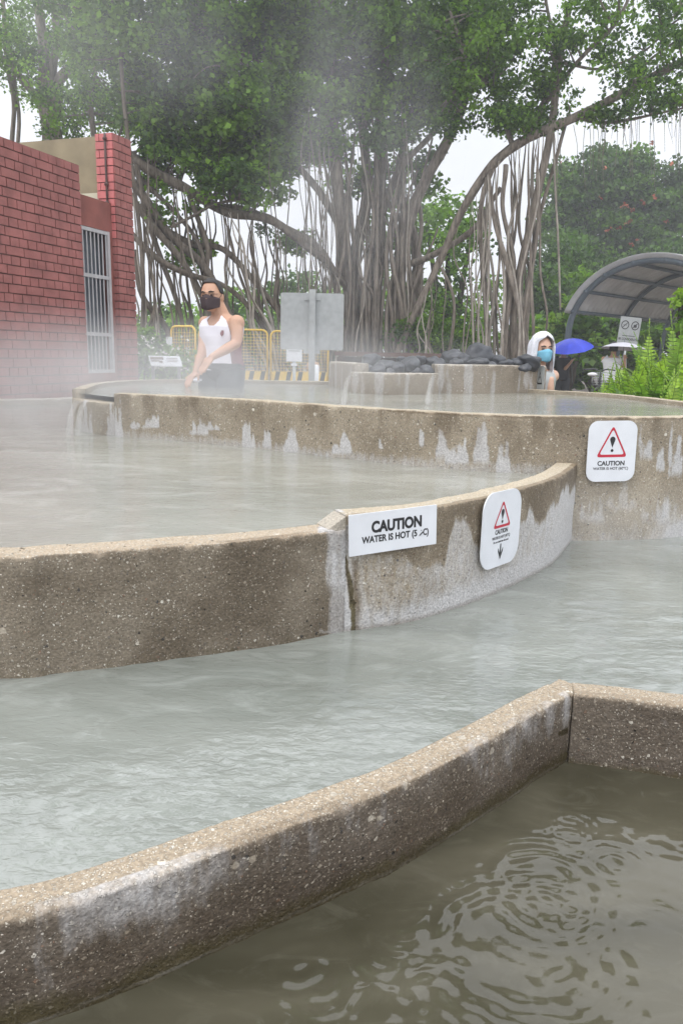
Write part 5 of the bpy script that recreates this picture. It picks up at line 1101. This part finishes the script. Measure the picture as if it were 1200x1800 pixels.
def finish(mb, name, mat, parent, off, vox=.007):
    o = mb.build(name, mat, parent, offset=off); rm = o.modifiers.new('remesh', 'REMESH'); rm.mode = 'VOXEL'; rm.voxel_size = vox; rm.use_smooth_shade = True
    s_ = o.modifiers.new('smooth', 'SMOOTH'); s_.factor = .5; s_.iterations = 4; return o
def eyes(pt, s, parent, off):
    for k in (-1, 1):
        mb = MB(); mb.ell(pt(k * .031, .084, .001), (.011 * s, .008 * s, .005 * s), nu=10, nv=8); mb.build('eye', M['hair'], parent, offset=off)
        mb = MB(); mb.tube([pt(k * .05, .080, .021), pt(k * .03, .094, .026), pt(k * .014, .096, .021)], [.003 * s, .005 * s, .004 * s], 6); mb.build('eyebrow', M['hair'], parent, offset=off)
def facemask(pt, c, A, s, mat, parent, off, ear=True):
    n, m = 18, 10; V = []
    for i in range(m):
        v = i / (m - 1); z = -.012 - .092 * v - .008 * math.sin(v * 3.14)
        for j in range(n):
            u = -1 + 2 * j / (n - 1); a = u * 1.15; zc = z + (.018 * (1 - abs(u)) if i == 0 else 0) + (1 - v) * -.012 * abs(u) + v * .022 * abs(u)
            rad = .094 + .016 * math.exp(-(u / .3) ** 2) * math.sin(v * 2.6 + .3) - .012 * v * abs(u) + .006
            V.append(pt(math.sin(a) * rad * .86, math.cos(a) * rad + .004, zc))
    mb = MB(); mb.add(V, [(i * n + j, i * n + j + 1, (i + 1) * n + j + 1, (i + 1) * n + j) for i in range(m - 1) for j in range(n - 1)]); o = mb.build('face_mask', mat, parent, offset=off); sm = o.modifiers.new('solid', 'SOLIDIFY'); sm.thickness = .002
    if ear:
        mb = MB()
        for k in (-1, 1): mb.tube([pt(k * .07, .04, -.02), pt(k * .078, .0, .01), pt(k * .08, -.015, -.01)], .0018, 5)
        mb.build('ear_loop', mat, o, offset=off)
# ---- man in white vest
D = 5.85
f = nz([-.5, -.87, 0]); rt = nz([-.87, .5, 0])       # his right = viewer's left, farther
nk = PD(390, 552, D); pel = PD(391, 655, D + .02); ch = PD(388, 603, D)
g0 = GZ(nk[0], D); base = np.array([pel[0], pel[1], g0]); man = empty('person', base, 0, 'young man in a white vest and dark face mask leaning over the pool rim', 'person')
Pm = torso_fn(pel, ch, nk, f, rt, .168, .10)
mb = MB(); torso_mesh(mb, Pm)
hc = PD(373, 520, D - .03); hf = nz([-.22, -.97, -.03]); mb.tube([nk - np.array([0, 0, .03]), nk + (hc - nk) * .5, hc + np.array([0, .03, -.02])], [.066, .056, .055], 14)
pt, A = head(mb, hc, hf, [-.05, 0, 1], 1.03)
shR = PD(363, 570, D + .10); shL = PD(413, 569, D - .10)
elL = PD(415, 604, D - .16); wrL = PD(372, 628, D - .32); elR = PD(355, 622, D - .04); wrR = PD(344, 655, D - .12)
limb(mb, [Pm(0, .86) * .4 + shR * .6, shR, (shR + elR) / 2, elR], [.056, .050, .043, .035]); limb(mb, [elR, elR * .6 + wrR * .4, wrR], [.035, .036, .024])
limb(mb, [Pm(math.pi, .86) * .4 + shL * .6, shL, (shL + elL) / 2 + np.array([.012, 0, 0]), elL], [.060, .053, .046, .037]); limb(mb, [elL, elL * .6 + wrL * .4, wrL], [.037, .038, .025])
hand(mb, wrL, PD(361, 641, D - .36) - wrL, [-.2, -.1, -1], 1.0, .35, 1); hand(mb, wrR, [-.35, -.55, -.45], [.2, .1, -1], 1.0, .55, -1)
hipv = rt * .085
for k in (1, -1):
    hp = pel + hipv * k; kn = np.array([hp[0] + f[0] * .07, hp[1] + f[1] * .05 + .02, g0 + .46]); an = np.array([hp[0] + .02, hp[1] + .04, g0 + .08]); limb(mb, [hp, (hp + kn) / 2, kn], [.092, .082, .06]); limb(mb, [kn, kn * .65 + an * .35, an], [.058, .056, .036]); mb.ell(an + f * .07 - np.array([0, 0, .045]), (.045, .13, .038), np.array([rt, f, [0, 0, 1]]), 12, 8)
body = finish(mb, 'body', M['skin'], man, base, .0065)
eyes(pt, 1.03, man, base); facemask(pt, hc, A, 1.03, M['maskb'], man, base)
n, m = 36, 18; V = []                # short hair
def hairshell(pt, parent, off, mat, low=lambda a: 0, grow=1.07, s=1.0, thick=.006):
    n, m = 40, 18; V = []
    for i in range(m):
        for j in range(n):
            a = 2 * math.pi * j / n; lo = low(a); t = (i / (m - 1)) * (math.pi / 2 - lo)      # from crown down
            V.append(pt(.074 * grow * math.sin(t) * math.sin(a), .094 * grow * math.sin(t) * math.cos(a) - .003, .112 * grow * math.cos(t) + .003))
    mb = MB(); mb.add(V, [(i * n + j, i * n + (j + 1) % n, (i + 1) * n + (j + 1) % n, (i + 1) * n + j) for i in range(m - 1) for j in range(n)]); o = mb.build('hair', mat, parent, offset=off); sm = o.modifiers.new('solid', 'SOLIDIFY'); sm.thickness = thick; sm.offset = 1; return o
hairshell(pt, man, base, M['hair'], lambda a: (.80 if math.cos(a) > .62 else (.80 - (.62 - math.cos(a)) * 2.2 if math.cos(a) > .30 else (.05 if math.cos(a) > -.2 else -.38))), grow=1.035)
mb = MB()
for k in (-1, 1): mb.tube([pt(k * (.032 + .02 * math.cos(a)), .101 - .008 * abs(math.cos(a)), .002 + .014 * math.sin(a)) for a in np.linspace(0, 2 * math.pi, 13)], .0014, 4, False); mb.tube([pt(k * .052, .09, .006), pt(k * .074, .0, .008)], .0014, 4)
mb.tube([pt(-.012, .104, .006), pt(.012, .104, .006)], .0014, 4); mb.build('glasses', M['hair'], man, offset=base)
def vmask(th, v):
    s_, c_ = math.sin(th), math.cos(th)  # s_>0 front, c_>0 right side
    if v < .04: return False
    if v > .955: return False
    ac = abs(c_)
    if v > .60 and ac > .86 - (v - .60) * 1.0 : return False     # armholes
    if v > .79 and ac < .10 + (v - .79) * 1.9 and s_ > 0: return False   # neck scoop
    if v > .86 and ac < .26 and s_ < 0: return False
    return True
def side(th): return abs(math.cos(th)) > .70 and math.cos(th) < 0
vs = garment('vest', M['vest'], man, Pm, lambda th, v: vmask(th, v) and not (math.cos(th) < -.84), off=base)
garment('side_panel', M['maroon'], vs, Pm, lambda th, v: vmask(th, v) and math.cos(th) < -.84, off=base)
# crest on the chest
cc = Pm(math.radians(118), .66, .014); mb = MB(); tt = nz(np.cross([0, 0, 1], f)) ; sh_ = [(-.017, .022), (.017, .022), (.017, -.004), (0, -.024), (-.017, -.004)]
mb.add([cc + tt * x + np.array([0, 0, z]) + f * .004 for x, z in sh_], [(0, 1, 2, 3, 4)]); mb.build('crest', M['maroon'], vs, False, offset=base)
garment('shorts_top', M['shorts'], man, Pm, lambda th, v: True, grow=.012, v0=0, v1=.16, m=12, off=base).name = 'shorts'
mb = MB()
for k in (1, -1): hp = pel + hipv * k; mb.tube([hp + np.array([0, 0, .03]), hp + np.array([f[0] * .04, f[1] * .03, -.22]), hp + np.array([f[0] * .05, f[1] * .04, -.40])], [.108, .104, .10], 16)
mb.ell(pel, (.17, .12, .09), np.array([rt, f, [0, 0, 1]]), 18, 10); mb.build('shorts_leg', M['shorts'], man, offset=base)
# cloth in hand on the rim
c = PD(343, 668, D - .16); mb = MB(); mb.ell(c, (.05, .035, .018), nu=14, nv=8, fn=lambda Dv: 1 + .2 * np.sin(Dv[:, 0] * 6 + Dv[:, 1] * 4)); o = mb.build('cloth', M['vest'], offset=c); o.location = c; tag(o, 'small crumpled white cloth under the hand on the pool rim', 'cloth')

# ---- woman with towel
def standing(name_label, D, hx, hy, f, skin, top, bottom, s=1.0, ground=None, armL=None, armR=None, vox=.009, headf=None, hw=.15, height=1.58, pelvis_z=None, hair=None, sleeves=True):
    f = nz(f); rt = np.array([f[1], -f[0], 0.]); hc = PD(hx, hy, D); g0 = GZ(hc[0], D) if ground is None else ground
    base = np.array([hc[0], hc[1], g0]); o = empty('person', base, 0, name_label, 'person')
    H = hc[2] + .11 * s - g0; nk = hc + np.array([0, 0, -.15 * s]) - f * .02; pz = g0 + H * .5 if pelvis_z is None else pelvis_z; pel = np.array([hc[0] - f[0] * .03, hc[1] - f[1] * .03, pz]); ch = (nk + pel) / 2
    P = torso_fn(pel, ch, nk, f, rt, hw * s, .1 * s); mb = MB(); torso_mesh(mb, P); mb.tube([nk - np.array([0, 0, .03]), hc], [.055 * s, .05 * s], 12); pt, A = head(mb, hc, headf if headf is not None else f, [0, 0, 1], s)
    sl = MB()
    for k, arm in ((1, armR), (-1, armL)):
        sh = nk + rt * k * (hw + .02) * s - np.array([0, 0, .07 * s])
        if arm is None: arm = [sh + np.array([rt[0] * k * .03, rt[1] * k * .03, -.28 * s]), sh + np.array([rt[0] * k * .03, rt[1] * k * .03, -.52 * s]) + f * .04]
        el, wr = arm; limb(mb, [nk * .4 + sh * .6 - np.array([0, 0, .02]), sh, (sh + el) / 2, el], [.05 * s, .05 * s, .042 * s, .036 * s]); limb(mb, [el, el * .6 + wr * .4, wr], [.036 * s, .036 * s, .024 * s]); hand(mb, wr, wr - el, -f if False else [0, .2, -1] if abs(nz(wr - el)[2]) < .8 else rt * -k, s * .95, .45, k)
        sl.tube([nk * .5 + sh * .5, sh, (sh * .35 + el * .65)], [.06 * s, .066 * s, .062 * s], 12)
    for k in (1, -1):
        hp = pel + rt * k * .085 * s; kn = hp * .5 + np.array([hp[0], hp[1], g0 + .08]) * .5 + f * .02; an = np.array([hp[0], hp[1], g0 + .08]); limb(mb, [hp, (hp + kn) / 2, kn], [.09 * s, .075 * s, .056 * s]); limb(mb, [kn, kn * .65 + an * .35, an], [.055 * s, .052 * s, .034 * s]); mb.ell(an + f * .07 - np.array([0, 0, .045]), (.045, .12, .036), np.array([rt, f, [0, 0, 1]]), 10, 8)
    finish(mb, 'body', skin, o, base, vox); t_ = garment('shirt', top, o, P, lambda th, v: v < .93, n=48, m=30, off=base, grow=.014)
    if sleeves: sl.build('sleeves', top, t_, offset=base)
    mb = MB()
    for k in (1, -1): hp = pel + rt * k * .085 * s; mb.tube([hp + np.array([0, 0, .04]), np.array([hp[0], hp[1], (hp[2] + g0) / 2])+f*.02, np.array([hp[0], hp[1], g0 + .12])], [.11 * s, .085 * s, .07 * s], 12)
    mb.build('trousers', bottom, o, offset=base)
    if hair is not None: hairshell(pt, o, base, hair, lambda a: (.3 if math.cos(a) > .5 else -.6), s=s)
    return o, pt, A, hc, base, f, rt
wf = nz([.35, -.94, 0]); D = 6.35
armR_ = [PD(965, 668, D - .05), PD(967, 700, D - .08)]
wo, pt, A, hc, base, f, rt = standing('woman with a white towel over her head and a light blue mask', D, 951, 613, wf, M['skin2'], M['galv'], M['blackc'], .98, armR=None, armL=armR_, headf=nz([.26, -.96, -.05]), vox=.008, sleeves=False, hw=.13)
eyes(pt, .98, wo, base); facemask(pt, hc, A, .98, M['maskc'], wo, base)
n, m = 44, 26; V = []
for i in range(m):
    v = i / (m - 1)
    for j in range(n):
        u = -1 + 2 * j / (n - 1); a = math.pi + u * (math.pi - .98 * float(sstep(.2, .40, v)))                      # opening towards the face
        t = min(v * 2.0, 1) * math.pi / 2; r_ = math.sin(t); z = .125 * math.cos(t) if v < .5 else -(v - .5) * .62
        fold = (.014 * math.sin(u * 17 + v * 5) + .008 * math.sin(u * 31 - v * 9)) * min(1, v * 2) ; k = 1.17 + fold * 8 + (.25 * max(0, v - .5)) + (.05 * math.cos(u * 3))
        V.append(pt(.078 * k * r_ * math.sin(a), (.098 * k * r_) * math.cos(a) + .012 * (1 - v) , z + .012))
mb = MB(); mb.add(V, [(i * n + j, i * n + j + 1, (i + 1) * n + j + 1, (i + 1) * n + j) for i in range(m - 1) for j in range(n - 1)]); tw_ = mb.build('towel', M['towel'], wo, offset=base); sm = tw_.modifiers.new('solid', 'SOLIDIFY'); sm.thickness = .006; sm.offset = 1
mb = MB()       # blue lettering-like marks woven in the towel, on her right side
def tw_pt(u, v, out=.009):
    a = math.pi + u * (math.pi - .98 * float(sstep(.2, .40, v))); t = min(v * 2.0, 1) * math.pi / 2; r_ = math.sin(t); z = .125 * math.cos(t) if v < .5 else -(v - .5) * .62; fold = (.014 * math.sin(u * 17 + v * 5) + .008 * math.sin(u * 31 - v * 9)) * min(1, v * 2); k = 1.17 + fold * 8 + (.25 * max(0, v - .5)) + .05 * math.cos(u * 3)
    return pt((.078 * k + out) * r_ * math.sin(a), (.098 * k + out) * r_ * math.cos(a) + .012 * (1 - v), z + .012)
for su in (1,):
    for q in range(5):
        v0 = .30 + q * .09
        for (du, dv, wu, wv) in ((0, 0, .06, .012), (0, .03, .06, .012), (0, .0, .015, .042)):
            u0 = su * (.52 - q * .0) + du; mb.add([tw_pt(u0, v0 + dv), tw_pt(u0 + wu, v0 + dv), tw_pt(u0 + wu, v0 + dv + wv), tw_pt(u0, v0 + dv + wv)], [(0, 1, 2, 3)])
mb.build('woven_mark', M['blue'], tw_, False, offset=base)
# ---- umbrella people
def umbrella(c, R_, hgt, mat, tilt, label, L_=.75):
    n = 8; e_ = bpy.data.objects.new('umbrella', None); link(e_); e_.location = c; e_.rotation_euler = tilt; tag(e_, label, 'umbrella')
    V = []; K = 7; S = 6
    for i in range(K + 1):
        t = i / K
        for j in range(n * S):
            a = 2 * math.pi * j / (n * S); k = abs((j % S) / S - .5) * 2; rr = R_ * t * (.955 + .045 * k ** 2); V.append((rr * math.cos(a), rr * math.sin(a), hgt * math.cos(t * 1.25) - (hgt * math.cos(1.25)) - .03 * (1 - k ** 2) * t ** 2 * 0))
    m_ = n * S; mb = MB(); mb.add(V, [(i * m_ + j, i * m_ + (j + 1) % m_, (i + 1) * m_ + (j + 1) % m_, (i + 1) * m_ + j) for i in range(K) for j in range(m_)]); o = mb.build('canopy', mat, e_, False); sm = o.modifiers.new('solid', 'SOLIDIFY'); sm.thickness = .003
    for j in range(n):
        a = 2 * math.pi * j / n; rb = MB(); rb.tube([(R_ * t * math.cos(a), R_ * t * math.sin(a), hgt * math.cos(t * 1.25) - hgt * math.cos(1.25) - .008) for t in np.linspace(0, 1, 6)], .003, 4); rb.build('rib', M['steel'], e_)
    mb = MB(); mb.tube([(0, 0, hgt * .7 + .05), (0, 0, -L_)], .006, 6); mb.build('shaft', M['steel'], e_); mb = MB(); mb.tube([(0, 0, -L_), (0, 0, -L_ - .1)], .014, 8); mb.build('handle', M['bike'], e_); return e_
D = 17.0
hh = PD(989, 612, D); el = PD(993, 648, D - .15); wr = PD(1003, 636, D - .3)
standing('person in black holding the blue umbrella', D, 990, 614, [.25, .97, 0], M['skin2'], M['blackc'], M['blackc'], 1.0, armR=None if False else [el, wr], armL=None, vox=.014, hair=M['hair'])
umbrella(PD(1003, 612, D - .3), .47, .28, M['ublue'], (math.radians(10), math.radians(-14), .3), 'bright blue umbrella held by the person in black')
D = 15.5
el = PD(1063, 645, D - .1); wr = PD(1092, 636, D - .35)
standing('person in a white shirt under the silver umbrella', D, 1078, 612, [.2, .98, 0], M['skin'], M['whitec'], M['shorts'], 1.0, vox=.014, hair=M['hair'], armL=[PD(1096, 645, D - .1), PD(1097, 630, D - .3)], hw=.17)
umbrella(PD(1095, 613, D - .2), .43, .17, M['usil'], (math.radians(-3), math.radians(4), .1), 'silver grey umbrella above the person in the white shirt')
D = 15.0
standing('crouching bather glimpsed between the galvanised post and the barrier', D, 549, 628, [-.5, -.8, 0], M['skin2'], M['skin2'], M['skin2'], .62, vox=.014, pelvis_z=GZ(-.6, D) + .18, hair=M['hair'], hw=.15)

# ---- bicycle
D = 13.5; c = PD(1046, 655, D); g0 = GZ(c[0], D); bk = empty('bicycle', (c[0], D, g0), 0, 'black bicycle with a white saddle and wire basket beside the ferns', 'bicycle')
hd = nz([.5, .86, 0]); sw = g0 + .34
def bp(a, z, s_=0): n_ = np.array([hd[1], -hd[0], 0]); return np.array([hd[0] * a, hd[1] * a, z]) + n_ * s_
for a in (-.5, .58):
    mb = MB(); mb.tube([bp(a + .32 * math.cos(t), .34 + .32 * math.sin(t)) for t in np.linspace(0, 2 * math.pi, 33)], .018, 8, False); wh = mb.build('wheel', M['bike'], bk)
    mb = MB()
    for t in np.arange(14) * 2 * math.pi / 14: mb.tube([bp(a, .34), bp(a + .31 * math.cos(t), .34 + .31 * math.sin(t))], .0015, 3)
    mb.tube([bp(a, .34, -.05), bp(a, .34, .05)], .02, 8); mb.build('spokes', M['galv'], wh)
mb = MB(); 
for p, q_ in (((-.5, .34), (-.18, .72)), ((-.5, .34), (-.05, .30)), ((-.05, .30), (-.2, .86)), ((-.05, .30), (.40, .70)), ((-.19, .66), (.38, .78)), ((.38, .85), (.58, .34))): mb.tube([bp(*p), bp(*q_)], .016, 8)
mb.build('frame', M['bike'], bk)
mb = MB(); mb.tube([bp(-.2, .84), bp(-.23, .95)], .012, 8); mb.build('seat_post', M['galv'], bk)
mb = MB(); mb.ell(bp(-.24, .98), (.13, .08, .032), np.array([hd, [hd[1], -hd[0], 0], [0, 0, 1]]), 14, 8); mb.build('saddle', M['whitec'], bk)
mb = MB(); mb.tube([bp(.26, 1.05, -.27), bp(.36, 1.06, -.1), bp(.37, 1.02, 0), bp(.36, 1.06, .1), bp(.26, 1.05, .27)], .012, 8, smooth=4); mb.tube([bp(.37, 1.02), bp(.38, .84)], .013, 8); mb.build('handlebar', M['bike'], bk)
mb = MB()
for zz in np.linspace(.78, 1.0, 6):
    r1 = .13 + (zz - .78) * .2; mb.tube([bp(.6 + r1, zz, -r1), bp(.6 + r1, zz, r1), bp(.6 - r1 * .8, zz, r1), bp(.6 - r1 * .8, zz, -r1), bp(.6 + r1, zz, -r1)], .003, 4)
for k in range(12):
    s_ = -.13 + .26 * k / 11; mb.tube([bp(.73, .78, s_), bp(.775, 1.0, s_ * 1.3)], .0025, 4); mb.tube([bp(.5, .78, s_), bp(.46, 1.0, s_ * 1.3)], .0025, 4)
mb.build('basket', M['galv'], bk)
mb = MB(); c = PD(1057, 683, 11.0); mb.ell((0, 0, 0), (.20, .12, .08), nu=14, nv=8, fn=lambda Dv: 1 + .1 * np.sin(Dv[:, 0] * 5)); o = mb.build('bag', M['maskc']); o.location = (c[0], 11, GZ(c[0], 11) + .08); tag(o, 'pale blue bag on the ground beside the bicycle', 'bag')

# ------------------------------------------------------------------ steam and haze
def volmat(name, color, dens, noise=None, aniso=.2):
    m = bpy.data.materials.new(name); m.use_nodes = True; nt = m.node_tree; nt.nodes.clear(); out = N(nt, 'ShaderNodeOutputMaterial'); pv = N(nt, 'ShaderNodeVolumePrincipled'); pv.inputs['Color'].default_value = (*color, 1); pv.inputs['Density'].default_value = dens; pv.inputs['Anisotropy'].default_value = aniso
    nt.links.new(pv.outputs[0], out.inputs['Volume'])
    if noise:
        sc_, lo, hi, zp = noise
        tcn = N(nt, 'ShaderNodeTexCoord'); ln = N(nt, 'ShaderNodeVectorMath', operation='LENGTH'); nt.links.new(tcn.outputs['Object'], ln.inputs[0])
        fo = N(nt, 'ShaderNodeMapRange', interpolation_type='SMOOTHSTEP'); fo.inputs['From Min'].default_value = 1.0; fo.inputs['From Max'].default_value = .25; nt.links.new(ln.outputs['Value'], fo.inputs[0])
        geo = N(nt, 'ShaderNodeNewGeometry'); mp = N(nt, 'ShaderNodeMapping'); mp.inputs['Scale'].default_value = (1, 1, zp); nt.links.new(geo.outputs['Position'], mp.inputs[0])
        nzn = N(nt, 'ShaderNodeTexNoise'); nzn.inputs['Scale'].default_value = sc_; nzn.inputs['Detail'].default_value = 4; nzn.inputs['Roughness'].default_value = .6; nzn.inputs['Distortion'].default_value = .5; nt.links.new(mp.outputs[0], nzn.inputs['Vector'])
        mr = N(nt, 'ShaderNodeMapRange'); mr.inputs['From Min'].default_value = lo; mr.inputs['From Max'].default_value = hi; nt.links.new(nzn.outputs[0], mr.inputs[0])
        m1 = N(nt, 'ShaderNodeMath', operation='MULTIPLY'); m2 = N(nt, 'ShaderNodeMath', operation='MULTIPLY'); m2.inputs[1].default_value = dens; nt.links.new(fo.outputs[0], m1.inputs[0]); nt.links.new(mr.outputs[0], m1.inputs[1]); nt.links.new(m1.outputs[0], m2.inputs[0]); nt.links.new(m2.outputs[0], pv.inputs['Density'])
    return m
def steam(c, rad, dens, sc_=1.4, lo=.38, hi=.7, zp=.7, label='steam'):
    mb = MB(); mb.ell((0, 0, 0), (1, 1, 1), nu=24, nv=16); o = mb.build('steam', volmat('steam', (.95, .96, .98), dens, (sc_, lo, hi, zp))); o.location = c; o.scale = rad; tag(o, label, 'steam', kind='stuff'); return o
if True:
    steam(PD(80, 690, 5.0), (2.0, 2.2, .62), .62, 1.3, .30, .7, 1.0, 'thick steam over the left of the middle pool')
    steam(PD(440, 650, 5.0), (1.9, 1.1, .40), .85, 1.8, .33, .7, 1.0, 'thin steam over the highest pool in front of the man')
    steam(PD(1050, 930, 2.7), (1.0, .7, .22), .35, 2.2, .35, .7, 1.0, 'faint steam over the water at the right')
    steam(PD(600, 250, 6.6), (1.0, 1.0, 1.9), .42, .9, .36, .66, .5, 'tall plume of steam in front of the central banyan')
    steam(PD(180, 60, 6.8), (1.5, 1.0, .9), .3, .8, .36, .66, .7, 'steam drifting above the brick building')
# haze box
hb = MB(); hb.box((0, 90, 13.5), (270, 290, 29)); hz = hb.build('haze', volmat('haze', (.93, .95, 1.0), 0.0036), None, False); hz['kind'] = 'stuff'; hz['label'] = 'thin humid air over the whole park'
